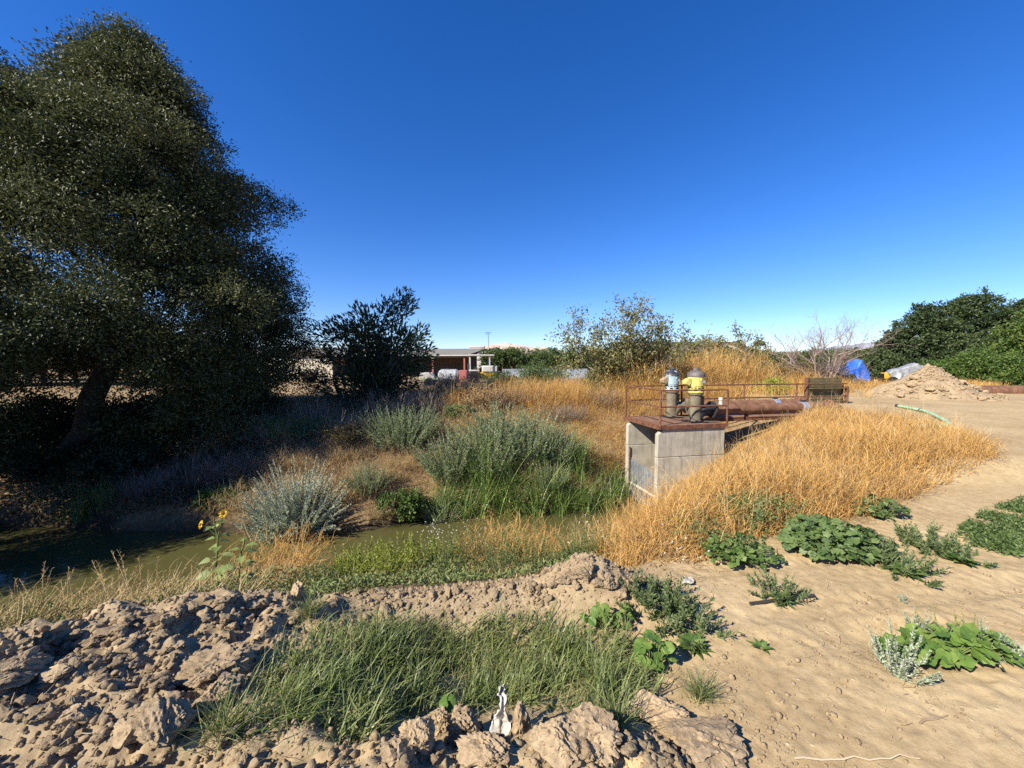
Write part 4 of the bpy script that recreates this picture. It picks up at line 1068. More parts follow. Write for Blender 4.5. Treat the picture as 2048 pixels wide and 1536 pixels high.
wiry(g, P, 0.40 * (0.25 + 0.75 * sstep(0.1, 0.9, seg_dist(P[:, 0], P[:, 1], NC))), 0.0065, rg, (0.1, 0.8), 0.9, 7, 0.22, (0.4, 0.5))
stuff("dry_grass", g, STRAW, "straw-coloured arching dry grass at the left of the near bank")
g = Geo(); P = poly_pts(NB, 2600, rg, lambda x, y: np.clip(vnoise(x, y, 0.6, 90), 0.05, 1))
wiry(g, P, 0.24 * (0.15 + 0.85 * sstep(0.2, 1.3, seg_dist(P[:, 0], P[:, 1], NC))), 0.005, rg, (0.1, 0.8), 0.8, 5, 0.22)
stuff("dry_grass", g, STRAW, "thin dry stalks mixed into the green undergrowth of the near bank")
# shaded herb layer at the left end of the far bank
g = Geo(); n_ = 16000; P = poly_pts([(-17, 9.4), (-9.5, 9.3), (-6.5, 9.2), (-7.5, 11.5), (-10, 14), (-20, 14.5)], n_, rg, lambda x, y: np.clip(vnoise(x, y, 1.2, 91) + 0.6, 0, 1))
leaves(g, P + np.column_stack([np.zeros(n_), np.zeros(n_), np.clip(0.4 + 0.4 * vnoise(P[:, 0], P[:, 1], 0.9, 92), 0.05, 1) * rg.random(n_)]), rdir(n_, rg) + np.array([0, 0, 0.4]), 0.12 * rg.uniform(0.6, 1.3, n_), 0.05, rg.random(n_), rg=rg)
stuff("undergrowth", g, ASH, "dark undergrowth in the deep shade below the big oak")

# grass in the hollow in front
GP = [tuple(gnd(x, y).xy) for x, y in [(560, 1290), (640, 1262), (760, 1250), (930, 1240), (1080, 1240), (1210, 1255), (1310, 1320), (1340, 1380), (1250, 1450), (1100, 1445), (960, 1445), (840, 1460), (740, 1500), (600, 1530), (440, 1530), (470, 1420), (520, 1350)]]
g = Geo(); n_ = 5600; P = poly_pts(GP, n_, rg, lambda x, y: np.clip(vnoise(x, y, 0.16, 93) * 0.75 + 0.55, 0, 1) * sstep(-0.02, 0.22, seg_dist(x, y, GP + GP[:1]) + 0.08 * vnoise(x, y, 0.1, 97)))
az = np.where(rg.random(n_) < 0.5, rg.normal(0.3, 0.8, n_), rg.uniform(0, 6.28, n_))
tone = np.clip(0.38 + 0.3 * vnoise(P[:, 0], P[:, 1], 0.12, 94) + rg.normal(0, 0.2, n_), 0, 1)
blades(g, P, rg.uniform(0.10, 0.27, n_) * (0.8 + 0.3 * vnoise(P[:, 0], P[:, 1], 0.3, 95)), rg.uniform(0.0045, 0.0115, n_), az, rg.uniform(0.05, 1.0, n_), rg.normal(0.9, 0.6, n_), tone, 6, 0.10, 1.0, rg=rg)
wiry(g, poly_pts(GP, 700, rg), 0.2, 0.003, rg, (0.1, 0.9), 0.9, 5, 0.15)
stuff("grass", g, GRASS, "knee-high green weed grass in the hollow before the spoil ridge")
g = Geo(); P = poly_pts([tuple(gnd(x, y).xy) for x, y in [(1905, 1075), (1960, 1030), (2048, 1000), (2140, 1010), (2140, 1110), (2030, 1120), (1950, 1098)]], 9000, rg, lambda x, y: np.clip(vnoise(x, y, 0.3, 96) + 0.75, 0, 1))
leaves(g, P + np.array([0, 0, 1]) * rg.uniform(0.01, 0.05, len(P))[:, None], rdir(len(P), rg) + np.array([0, 0, 0.25]), 0.035 * rg.uniform(0.6, 1.3, len(P)), 0.016, rg.random(len(P)), rg=rg)
stuff("ground_cover", g, MALLOW, "flat green mat of creeping weed on the slope by the road")

# ---- prototypes of shrubs
def spiky(name, cat, label, seed, nst, h, spread, per, L, W, mat, group, stem=STEMG, start=0.25, out=0.5, wst=0.006, curl=0.35):
    """many upright leafy stems from one root"""
    rg = np.random.default_rng(seed); o = tag(empty(name), label, cat, group)
    a = rg.uniform(0, 6.28, nst); f = rg.random(nst) ** 0.6
    P = np.column_stack([np.cos(a) * f * spread * 0.35, np.sin(a) * f * spread * 0.35, np.full(nst, -0.05)])
    lean = out * f * rg.uniform(0.5, 1.2, nst); hh = h * (1 - 0.35 * f ** 2) * rg.uniform(0.65, 1.1, nst)
    gs = Geo(); gl = Geo(); k = 9; c = P.copy(); path = [c]
    az = a + rg.normal(0, 0.3, nst)
    for i in range(k):
        s = (i + 1) / k; th = lean + curl * f * s + rg.normal(0, 0.06, nst)
        c = c + np.stack([np.sin(th) * np.cos(az), np.sin(th) * np.sin(az), np.cos(th)], -1) * (hh / k)[:, None]; path.append(c)
    path = np.stack(path, 1)
    r_ = rg.random(nst)
    for j in range(nst): tube(gs, path[j], np.linspace(wst, wst * 0.3, k + 1), 3, r_[j])
    n = nst * per; si = np.repeat(np.arange(nst), per); u = start + (1 - start) * rg.random(n) ** 0.8
    fi = u * k; i0 = np.minimum(fi.astype(int), k - 1); fr = (fi - i0)[:, None]
    Q = path[si, i0] * (1 - fr) + path[si, i0 + 1] * fr; T = unit(path[si, i0 + 1] - path[si, i0])
    ll = L * (1.15 - 0.75 * u) * rg.uniform(0.7, 1.25, n)
    D = T * (0.5 + 0.6 * u[:, None]) + rdir(n, rg) * 0.75
    leaves(gl, Q, D, ll, W * (1.1 - 0.5 * u), np.clip(r_[si] * 0.5 + rg.random(n) * 0.5 + (u - 0.6) * 0.3, 0, 1), rg=rg)
    gs.build("stem", stem, o); gl.build("foliage", mat, o)
    return o
def place(o, px, py, s=1.0, rz=0.0, first=False, label=None, Y=None, group=None, dz=0):
    if Y: q = at(px, py, Y); p = Vector((q.x, Y, hz(q.x, Y)))
    else: p = gnd(px, py)
    p.z += dz
    if first:
        o.location = p; o.rotation_euler.z = rz; o.scale = (s, s, s) if not hasattr(s, '__len__') else s
        if label: o['label'] = label
        return o
    return copy_thing(o, p, rz, s, label, group)

sil = spiky("sage_bush", "shrub", "silvery sage bush leaning over the water, largest at the canal edge", 71, 240, 1.35, 1.5, 130, 0.075, 0.022, SILVER, "silver-green sage bushes on the far bank", SILVER, 0.15, 0.95, curl=0.5)
place(sil, 596, 1066, (1.0, 0.9, 1.35), 0.3, True)
place(sil, 560, 1070, 0.55, 2.3, label="small silvery bush at the waterline under the largest silvery bush")
sg = spiky("sage_bush", "shrub", "tall grey-green sage bush in the middle of the far bank, above the reeds", 72, 130, 1.5, 1.4, 105, 0.08, 0.019, SAGE, "silver-green sage bushes on the far bank", GREYB, 0.2, 0.55)
place(sg, 980, 985, 1.4, 0, True, Y=11.2)
for px, Y, s, rz, lab in [(905, 10.9, 0.95, 1.2, "grey-green sage bush at the left end of the reeds"), (1060, 11.5, 1.1, 2.2, "grey-green sage bush left of the concrete box, behind the reeds"),
                          (1000, 12.2, 1.05, 3.1, "grey-green sage bush highest on the slope above the reeds"), (1115, 11.4, 0.8, 4.1, "small grey-green sage bush nearest the concrete box"),
                          (805, 11.9, 0.9, 5.0, "pale sage bush with tall thin spikes on the slope below the ash tree"), (845, 12.6, 0.75, 0.7, "thin sage bush above the gap between two sage clumps"),
                          (770, 12.6, 0.7, 2.9, "small sage bush at the edge of the oak's shade"), (735, 9.9, 0.55, 1.7, "small sage bush right of the largest silvery bush"),
                          (880, 9.95, 0.5, 1.0, "low sage bush at the waterline left of the reeds"), (1100, 10.6, 0.55, 3.0, "low sage bush among the reeds near the concrete box")]:
    place(sg, px, 900, s * 1.22, rz, label=lab, Y=Y)

# reeds
def reed(seed, n, h, label):
    rg = np.random.default_rng(seed); o = tag(empty("reed_clump"), label, "reeds", "reed clumps at the water's edge")
    g = Geo(); a = rg.uniform(0, 6.28, n); P = np.column_stack([rg.normal(0, 0.16, n), rg.normal(0, 0.16, n), np.full(n, -0.1)])
    blades(g, P, h * rg.uniform(0.5, 1.15, n), rg.uniform(0.012, 0.02, n), a, rg.uniform(0.0, 0.45, n), rg.gamma(2.0, 0.55, n), rg.random(n), 9, 0.03, rg=rg)
    g.build("blade", REED, o)['kind'] = 'stuff'
    return o
rd = reed(81, 150, 1.65, "reed clump in front of the sage bushes, left of the middle of the reeds")
place(rd, 935, 1035, 1.05, 0, True, Y=10.15)
for i, (px, Y, s, lab) in enumerate([(890, 10.2, 0.8, "reed clump at the left end of the reed belt"), (985, 10.3, 1.15, "tallest dark reed clump in the middle of the reed belt"), (1030, 10.25, 1.0, "reed clump bending over the water in the middle"),
                                     (1075, 10.35, 1.0, "reed clump with blades trailing in the water"), (1120, 10.35, 0.85, "low reed clump left of the concrete box, second from it"), (1165, 10.45, 0.8, "reed clump between trailing blades and the concrete box"),
                                     (1210, 10.7, 0.8, "reed clump nearest the concrete box"), (1235, 11.4, 0.75, "reed clump tucked behind the corner of the concrete box"), (960, 10.9, 1.1, "reed clump behind the front row in the middle of the belt"), (1150, 11.1, 0.9, "reed clump behind the front row near the concrete box")]):
    place(rd, px, 1000, s * 1.25, i * 1.1, label=lab, Y=Y)
place(rd, 165, 1050, 0.75, 0.4, label="dark grass clump in the shade at the canal edge under the oak", Y=9.4)
place(rd, 215, 1040, 0.6, 1.4, label="second dark grass clump in the shade, beside the eroded bank", Y=9.5)

# dry tangled bushes
def tangle(seed, n, h, rad, mat, label, group, w_=0.007, lean=(0.1, 1.1), name="dead_bush"):
    rg = np.random.default_rng(seed); o = tag(empty(name), label, "bush", group)
    g = Geo(); a = rg.uniform(0, 6.28, n); f = rg.random(n) ** 0.5
    P = np.column_stack([np.cos(a) * f * rad * 0.45, np.sin(a) * f * rad * 0.45, np.full(n, -0.05)])
    r = np.clip(rg.normal(0.5, 0.25, n), 0, 1); hh = h * rg.uniform(0.5, 1.15, n)
    T = blades(g, P, hh, w_, a + rg.normal(0, 0.4, n), lean[0] + (lean[1] - lean[0]) * f * rg.random(n), rg.normal(0.5, 0.4, n), r, 7, 0.18, 0.6, rg=rg)
    for b in range(3):
        s = rg.uniform(0.35, 0.95, n)[:, None]; Q = P + (T - P) * s
        blades(g, Q, hh * rg.uniform(0.25, 0.45, n), w_ * 0.7, rg.uniform(0, 6.28, n), rg.uniform(0.2, 1.4, n), rg.normal(0.4, 0.5, n), r, 4, 0.25, 0.6, rg=rg)
    g.build("twigs", mat, o)['kind'] = 'stuff'
    return o
DG = "dead tangled bushes"
ta = tangle(91, 420, 1.25, 1.0, GOLD, "golden dead bush right behind the pump motors", DG, 0.012)
place(ta, 1290, 770, 1.35, 0, True, Y=17.5)
for i, (px, Y, s, lab) in enumerate([(1345, 19.5, 1.6, "golden dead bush between the pump motors and the house roof"), (1400, 19, 1.5, "golden dead bush in front of the house gable, left half"), (1455, 20, 1.75, "tallest golden dead bush in front of the house gable"),
                                     (1500, 21, 1.4, "golden dead bush right of the house gable"), (1240, 17, 1.0, "golden dead bush at the foot of the thin pale-stemmed tree"), (1075, 16.0, 0.75, "golden dead bush on the far crest left of the thin tree"),
                                     (1040, 16.2, 0.8, "orange-brown dead bush at the crest beside the white tractor"), (1140, 16.4, 0.8, "golden dead bush on the crest before the pale panel fence"), (1415, 23.5, 1.9, "golden dead bush rising to the gable's white fascia"), (1600, 21, 0.9, "low golden dead bush left of the timber bulkhead's top"), (1000, 18.5, 0.9, "orange-brown dead bush in front of the white tractor's wheels")]):
    place(ta, px, 760, s, i * 0.9, label=lab, Y=Y)
for i, (px, Y, s, lab) in enumerate([(545, 4.5, (0.6, 0.6, 0.55), "straw-coloured dry bush right of the sunflowers"), (1005, 4.6, (0.66, 0.55, 0.48), "pale golden dry bush in the middle of the near bank"), (1085, 4.9, (0.42, 0.4, 0.36), "wispy dry bush right of the pale golden one on the near bank")]):
    place(ta, px, 1000, s, i * 1.9, label=lab, Y=Y)
tb = tangle(92, 330, 1.0, 1.0, GREYB, "grey dead bush sprawled on the far crest below the ash tree", DG, 0.009, (0.3, 1.3))
place(tb, 790, 800, 1.3, 0, True, Y=13.6)
for i, (px, Y, s, lab) in enumerate([(850, 14.2, 1.0, "grey dead bush at the edge of the ash tree's shade"), (1110, 14.0, 0.7, "grey broom-like dead bush on the slope above the sage bushes"), (1150, 14.1, 0.65, "grey dead bush on the slope left of the railing"),
                                     (700, 12.4, 1.0, "grey dead bush in shade above the largest silvery bush"), (560, 12.0, 1.0, "grey dead bush in the oak's shade left of the sage bushes"), (440, 10.4, 0.9, "grey arching dead bush above the eroded bank"),
                                     (380, 10.0, 0.9, "grey arching dead bush hanging over the eroded bank, left one"), (300, 9.9, 0.75, "low grey dead bush at the left end of the eroded bank"), (640, 13.4, 1.1, "grey dead bush under the left side of the ash tree"), (1055, 15.2, 0.85, "grey-brown dead bush on the crest below the pale panel fence"), (1205, 15.0, 0.8, "grey-brown dead bush on the crest just left of the railing"), (1010, 14.6, 0.8, "grey-brown dead bush right of the thistle row"), (870, 18.5, 1.15, "grey dead bush before the green and white farm implement"), (915, 19.0, 1.1, "grey dead bush in front of the spray tank trailer"), (955, 18.0, 1.0, "grey dead bush among the pale thistles before the tractor")]):
    place(tb, px, 900, s, i * 1.3, label=lab, Y=Y)
tcb = tangle(93, 300, 0.7, 0.8, STRAW, "curly straw-coloured dead bush at the left flank of the largest silvery bush", DG, 0.008, (0.4, 1.5))
place(tcb, 515, 1000, 1.1, 0, True, Y=9.3)
for i, (px, Y, s, lab) in enumerate([(690, 9.7, 0.9, "tan dead bush at the right flank of the largest silvery bush"), (745, 10.4, 0.9, "tan dead bush upslope between the sage clumps"), (850, 11.6, 0.8, "tan dead bush between the two sage clumps"), (760, 9.45, 0.7, "brown dead bush hanging to the water right of the largest silvery bush"),
                                     (800, 11.2, 0.8, "tan dead bush under the pale tall-spiked sage"), 
                                     (1190, 5.6, 0.75, "wispy dry bush at the left foot of the golden mass"), (480, 9.4, 0.7, "brown dead bush at the water left of the largest silvery bush"), (640, 10.7, 0.9, "tan dead bush upslope of the largest silvery bush, right"), (585, 10.9, 0.95, "tan dead bush upslope of the largest silvery bush, left"), (700, 11.3, 0.9, "tan dead bush at the border of the oak's shade"), (870, 12.9, 0.9, "tan dead bush high on the far slope above the sage bushes"), (950, 13.4, 0.9, "tan dead bush just below the far crest before the thistles"), (1190, 12.4, 0.9, "tan dead bush on the slope left of the concrete box")]):
    place(tcb, px, 1000, s, i * 1.3, label=lab, Y=Y)

# leafy shrubs in the shade and at the water
LG = "leafy shrubs on the far bank"
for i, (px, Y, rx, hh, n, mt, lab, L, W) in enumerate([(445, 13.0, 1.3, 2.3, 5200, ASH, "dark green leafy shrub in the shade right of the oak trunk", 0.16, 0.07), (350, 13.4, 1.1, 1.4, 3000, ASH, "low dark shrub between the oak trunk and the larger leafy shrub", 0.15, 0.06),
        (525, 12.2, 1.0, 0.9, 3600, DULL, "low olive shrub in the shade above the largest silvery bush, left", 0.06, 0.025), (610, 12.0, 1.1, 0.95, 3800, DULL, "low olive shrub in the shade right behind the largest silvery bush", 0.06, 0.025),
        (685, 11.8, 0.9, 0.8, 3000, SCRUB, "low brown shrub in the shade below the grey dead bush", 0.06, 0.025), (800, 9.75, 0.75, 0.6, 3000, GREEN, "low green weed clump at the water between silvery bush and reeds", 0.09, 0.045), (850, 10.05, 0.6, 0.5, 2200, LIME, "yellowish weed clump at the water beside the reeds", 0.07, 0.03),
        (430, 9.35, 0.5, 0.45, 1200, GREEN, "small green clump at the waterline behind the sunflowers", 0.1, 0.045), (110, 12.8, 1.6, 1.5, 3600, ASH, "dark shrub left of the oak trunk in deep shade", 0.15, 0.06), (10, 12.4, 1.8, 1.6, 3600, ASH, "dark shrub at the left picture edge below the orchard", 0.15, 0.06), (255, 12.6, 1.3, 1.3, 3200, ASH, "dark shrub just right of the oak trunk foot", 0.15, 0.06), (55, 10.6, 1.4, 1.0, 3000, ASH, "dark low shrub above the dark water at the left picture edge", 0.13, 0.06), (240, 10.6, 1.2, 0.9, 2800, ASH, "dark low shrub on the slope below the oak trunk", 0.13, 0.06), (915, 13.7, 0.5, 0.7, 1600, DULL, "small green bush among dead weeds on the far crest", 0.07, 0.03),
        (1540, 17.5, 0.9, 0.9, 2200, LIME, "yellow-green weed clump behind the middle of the railing", 0.1, 0.03)]):
    o = shrub("leafy_shrub", lab, "shrub", (at(px, 900, Y).x, Y, hz(at(px, 900, Y).x, Y)), rx, rx * 0.75, hh, n, 500 + i, mt, L, W, group=LG)

# near-bank weeds
NW = "leafy weeds on the near bank"
wd = spiky("leafy_weed", "weed", "yellow-green leafy weed in the middle of the near bank", 101, 60, 0.62, 0.75, 60, 0.06, 0.017, LIME, NW, STEMG, 0.2, 0.6, 0.004)
place(wd, 800, 1120, 1.0, 0, True, Y=4.3)
for i, (px, Y, s, lab) in enumerate([(735, 4.1, 0.85, "yellow-green leafy weed left of the one in the middle of the near bank"), (850, 4.5, 1.0, "yellow-green leafy weed right of the one in the middle of the near bank"), (690, 3.8, 0.7, "short yellow-green weed close behind the spoil ridge"), (770, 3.7, 0.65, "short yellow-green weed directly behind the ridge crest")]):
    place(wd, px, 1120, s * 0.98, i * 1.7, label=lab, Y=Y)
wg = spiky("leafy_weed", "weed", "feathery green weed with tiny white flowers left of the pale golden dry bush", 102, 70, 0.72, 0.7, 60, 0.045, 0.011, DULL, NW, STEMG, 0.15, 0.5, 0.004)
place(wg, 915, 1110, 1.0, 0, True, Y=4.6)
for i, (px, Y, s, lab) in enumerate([(945, 4.7, 0.75, "feathery green weed behind the white-flowered one"), (880, 4.2, 0.8, "feathery green weed just left of the white-flowered one"), (1000, 3.7, 0.75, "dense dark green weed under the pale golden dry bush"), (1060, 3.75, 0.7, "dense dark green weed left of the knob on the ridge"),
                                     (1215, 3.9, 0.7, "green weed between the ridge knob and the golden mass"), (1160, 3.8, 0.6, "green weed just behind the ridge knob"), (190, 3.6, 0.5, "blue-green weed at the left of the near bank"), (345, 3.6, 0.65, "slender grey-green weed left of the sunflowers"), (440, 3.3, 0.55, "green weed at the foot of the sunflowers"), (640, 3.5, 0.5, "small green weed behind the round clod"), (25, 2.9, 0.6, "blue-green weed in the dry grass at the left picture edge")]):
    place(wg, px, 1110, s * 0.95, i * 1.7, label=lab, Y=Y)
gf = Geo(); rgf = np.random.default_rng(9)
for px, Y, h_, n_ in [(880, 4.6, 0.62, 60), (1200, 4.0, 0.42, 26), (1375, 3.1, 0.12, 18), (960, 4.8, 0.6, 30)]:
    q = at(px, 1100, Y); P = np.column_stack([q.x + rgf.normal(0, 0.14, n_), Y + rgf.normal(0, 0.12, n_), np.full(n_, hz(q.x, Y) + h_) + rgf.normal(0, 0.07, n_)])
    for k in range(3): leaves(gf, P, rdir(n_, rgf), 0.013, 0.010, rgf.random(n_), rg=rgf)
stuff("flowers", gf, WHITEF, "tiny white flower heads among the near bank weeds")

# sunflowers
PETAL = leaf_mat("yellow_petal", [(0.72, 0.42, 0.01), (0.82, 0.56, 0.02)], 0.5, 0.3); DISK = surf_mat("flower_disk", [(0.05, 0.025, 0.008), (0.14, 0.07, 0.015)], 60, 0.8)
LGREEN = leaf_mat("sunflower_leaf", [(0.14, 0.20, 0.055), (0.21, 0.28, 0.09), (0.30, 0.36, 0.14)], 0.5, 0.3, 0.35)
def heart(g, p, d, n_, L, W, r):
    """a pointed heart-shaped leaf with drooping tip"""
    d = d / np.linalg.norm(d); s = np.cross(d, n_); s /= np.linalg.norm(s); u = np.cross(s, d)
    prof = [(0, 0.0), (0.08, 0.32), (0.28, 0.5), (0.55, 0.36), (0.8, 0.15), (1.0, 0.0)]
    c = [p + d * L * t - u * L * 0.25 * t * t for t, _ in prof]; V = []
    for (t, w_), q in zip(prof, c): V += [q - s * W * w_ + u * W * w_ * 0.3, q, q + s * W * w_ + u * W * w_ * 0.3]
    F = []
    for i in range(5): F += [[3 * i, 3 * i + 1, 3 * i + 4, 3 * i + 3], [3 * i + 1, 3 * i + 2, 3 * i + 5, 3 * i + 4]]
    g.add(V, np.array(F), r)
def sunflower(px, py, Y, top, label, seed, nl, flowers):
    rg = np.random.default_rng(seed); q = at(px, py, Y); b = np.array([q.x, Y, hz(q.x, Y)])
    o = tag(empty("sunflower", b), label, "sunflower"); gs = Geo(); gl = Geo()
    t_ = np.array(at(*top, Y)) - b; path = bend((0, 0, -0.05), t_, 10, 0.03, 0.02, rg)
    tube(gs, path, np.linspace(0.011, 0.006, 10), 6, 0.5)
    for k in range(nl):
        u = 0.25 + 0.72 * k / nl; i = int(u * 9); a = k * 2.4 + rg.uniform(-0.4, 0.4); p = path[i] + (path[min(i + 1, 9)] - path[i]) * (u * 9 - i)
        d = np.array([math.cos(a), math.sin(a) * 0.9, rg.uniform(-0.25, 0.35)]); pe = p + d * 0.07 * (1.3 - u)
        tube(gs, [p, (p + pe) / 2 + np.array([0, 0, 0.01]), pe], 0.003, 4, 0.6)
        L = rg.uniform(0.10, 0.17) * (1.35 - 0.75 * u); heart(gl, pe, d, np.array([rg.normal(0, 0.25), rg.normal(0, 0.25) - 0.25, 1.0]), L, L * 0.72, rg.random())
    gs.build("stem", STEMG, o, True); gl.build("leaves", LGREEN, o)['kind'] = 'stuff'
    for (fx, fy, ang) in flowers:
        f = np.array(at(fx, fy, Y - 0.04)) - b; j = path[7]
        g2 = Geo(); tube(g2, bend(j, f, 6, 0.06, 0.02, rg), np.linspace(0.006, 0.005, 6), 5, 0.7); g2.build("flower_stalk", STEMG, o, True)
        nrm = unit(np.array([ang, -1.0, 0.45])); s = unit(np.cross(nrm, [0, 0, 1.0])); u_ = np.cross(s, nrm); gp = Geo()
        for k in range(17):
            a = 2 * np.pi * k / 17 + rg.uniform(-0.1, 0.1); d = s * math.cos(a) + u_ * math.sin(a)
            leaves(gp, (f + d * 0.012)[None], (d + nrm * 0.12)[None], 0.034 * rg.uniform(0.85, 1.15), 0.015, np.array([rg.random()]), rg=rg)
        fl_ = gp.build("flower_head", PETAL, o)
        V, F = ICO[2]; dk = Geo(); dk.add(f + (V @ np.stack([s, u_, nrm * 0.45])) * 0.016 + nrm * 0.004, F); dk.build("disk", DISK, fl_, True)
    return o
sunflower(440, 1200, 3.75, (428, 1035), "taller sunflower plant with two yellow flower heads over the canal", 3, 17, [(402, 1049, -0.7), (446, 1027, 0.1)])
sunflower(462, 1200, 3.7, (490, 1075), "shorter leafy sunflower plant without open flowers, leaning right", 4, 15, [])
ms = spiky("wild_mustard", "weed", "dry wild mustard with bare branching seed stalks left of the sunflowers", 104, 12, 0.75, 0.5, 26, 0.06, 0.006, STRAW, "wild mustard stalks on the near bank", STRAW, 0.45, 0.7, 0.004)
place(ms, 240, 1200, 1.0, 0, True, Y=3.3)
for i, (px, Y, s, lab) in enumerate([(285, 3.6, 1.15, "tallest wild mustard stalk over the water left of the sunflowers"), (130, 3.1, 0.9, "wild mustard stalks in the dry grass at the left"), (60, 3.0, 0.9, "wild mustard stalks at the left picture edge"), (1400, 4.4, 1.0, "lone seed stalk standing before the golden mass")]):
    place(ms, px, 1200, s, i * 2.0, label=lab, Y=Y)

# pale dead thistles before the tractor, and twigs at the lower left
th = tag(empty("dead_thistle"), "pale branching dead thistle stalks before the white tractor, tallest in the middle", "thistle", "pale dead thistle stalks on the far crest")
gs = Geo(); rgt = np.random.default_rng(15)
T, D = branchy(gs, (0, 0, -0.1), 4, 1.35, 0.22, 1, 0.022, 5, 5, 0.6, 5)
gs.build("stalk", PALE, th); gh = Geo(); leaf_on(gh, T, D, 5, 0.12, 0.03, 0.05, rgt); gh.build("seed_head", TAWNY, th)['kind'] = 'stuff'
place(th, 965, 800, 1.15, 0, True, Y=14.3)
for i, (px, Y, s, lab) in enumerate([(935, 14.2, 1.0, "pale dead thistle stalks at the left of the row before the tractor"), (1000, 14.5, 0.95, "pale dead thistle stalks at the right end before the tractor"), (950, 15.2, 1.2, "pale dead thistle stalks behind the row, before the tractor canopy"), (895, 16.0, 1.3, "dead thistle standing tall before the shed posts"), (845, 14.3, 0.7, "dead thistle in the shade edge of the ash tree"), (985, 14.0, 0.8, "short pale dead thistle in front of the row")]):
    place(th, px, 800, s, i * 1.4, label=lab, Y=Y)

# broad lobed leaves on stalks
def lobed(g, P, N, size, r, k=15, lobes=5, depth=0.14, cup=0.12, rg=rng):
    n = len(P); N = unit(N); X = unit(np.cross(N, rdir(n, rg))); Y = np.cross(N, X)
    a = np.linspace(-np.pi + 0.22, np.pi - 0.22, k)
    rad = 0.5 * (1 + depth * np.cos(lobes * a)) * (1 + 0.06 * np.cos(11 * a))
    size = np.broadcast_to(size, (n,))[:, None, None]
    ring = P[:, None] + size * (X[:, None] * (rad * np.cos(a))[None, :, None] + Y[:, None] * (rad * np.sin(a))[None, :, None] + N[:, None] * ((cup * np.cos(5 * a + 1)) * 0.5 + cup * rg.uniform(-0.6, 1, (n, 1)))[..., None])
    mid = P[:, None] + size * 0.5 * (X[:, None] * (rad * np.cos(a))[None, :, None] + Y[:, None] * (rad * np.sin(a))[None, :, None]) + size * N[:, None] * 0.05
    V = np.concatenate([P[:, None], mid, ring], 1); i = np.arange(n)[:, None] * (2 * k + 1); F3 = []; F4 = []
    for j in range(k - 1):
        F3.append(i + np.array([[0, 1 + j, 2 + j]])); F4.append(i + np.array([[1 + j, 1 + k + j, 2 + k + j, 2 + j]]))
    g.add(V, [np.concatenate(F3), np.concatenate(F4)], np.repeat(r, 2 * k + 1))
def broad(name, label, px, py, rx, ry, h, n, size, mat, seed, group=None, lobes=5, cat="plant", stemmat=STEMG, depth=0.14):
    rg = np.random.default_rng(seed); p = gnd(px, py); o = tag(empty(name, p), label, cat, group); gl = Geo(); gs = Geo()
    a = rg.uniform(0, 6.28, n); f = rg.random(n) ** 0.55
    x = np.cos(a) * f * rx; y = np.sin(a) * f * ry
    z = h * np.sqrt(np.clip(1 - 0.85 * f ** 2, 0, 1)) * rg.uniform(0.35, 1.0, n) + (H(x + p.x, y + p.y) - p.z) + 0.01
    P = np.column_stack([x, y, z]); N = np.column_stack([np.cos(a) * f * 0.4, np.sin(a) * f * 0.4 - 0.25, np.ones(n)]) + rg.normal(0, 0.42, (n, 3))
    lobed(gl, P, N, size * rg.uniform(0.5, 1.2, n), rg.random(n), lobes=lobes, depth=depth, rg=rg)
    for j in range(0, n, max(1, n // 160)):
        tube(gs, bend((x[j] * 0.25, y[j] * 0.25, (H(x[j] * .25 + p.x, y[j] * .25 + p.y) - p.z)), P[j], 4, 0.08, 0.03, rg), 0.0028, 4, rg.random())
    gs.build("stem", stemmat, o); gl.build("foliage", mat, o)
    return o
MG = "mallow plants at the foot of the golden weeds"
broad("mallow", "largest dense mallow patch in front of the golden weeds", 1672, 1108, 0.46, 0.26, 0.26, 620, 0.062, MALLOW, 1, MG)
broad("mallow", "mallow patch behind the largest one, against the golden weeds", 1630, 1075, 0.30, 0.2, 0.20, 240, 0.055, MALLOW, 2, MG)
broad("mallow", "dark mallow among the golden weeds, left of the largest patch", 1480, 1120, 0.34, 0.2, 0.2, 200, 0.05, GREEN, 3, MG)
broad("mallow", "small mallow tucked in the golden weeds above the largest patch", 1760, 1035, 0.26, 0.16, 0.22, 130, 0.06, MALLOW, 4, MG)
broad("gourd_plant", "low gourd plant with big lobed leaves alone on the dirt road", 1890, 1325, 0.36, 0.16, 0.16, 190, 0.072, GOURD, 5, None, 5, depth=0.12)
broad("velvetleaf", "young broad-leaved plant at the right end of the grass", 1305, 1345, 0.11, 0.09, 0.20, 40, 0.062, GOURD, 6, "broad-leaved seedlings around the grass", 3, depth=0.05)
broad("velvetleaf", "pale broad-leaved seedling at the upper right of the grass", 1200, 1262, 0.12, 0.08, 0.13, 30, 0.052, GOURD, 7, "broad-leaved seedlings around the grass", 3, depth=0.05)
broad("velvetleaf", "broad-leaved seedling standing on the bare soil above the grass", 1250, 1262, 0.06, 0.05, 0.15, 14, 0.048, GOURD, 8, "broad-leaved seedlings around the grass", 3, depth=0.05)
broad("velvetleaf", "pair of round leaves at the lower edge of the grass near the clods", 895, 1445, 0.08, 0.05, 0.10, 5, 0.075, GOURD, 9, "broad-leaved seedlings around the grass", 3, depth=0.03)
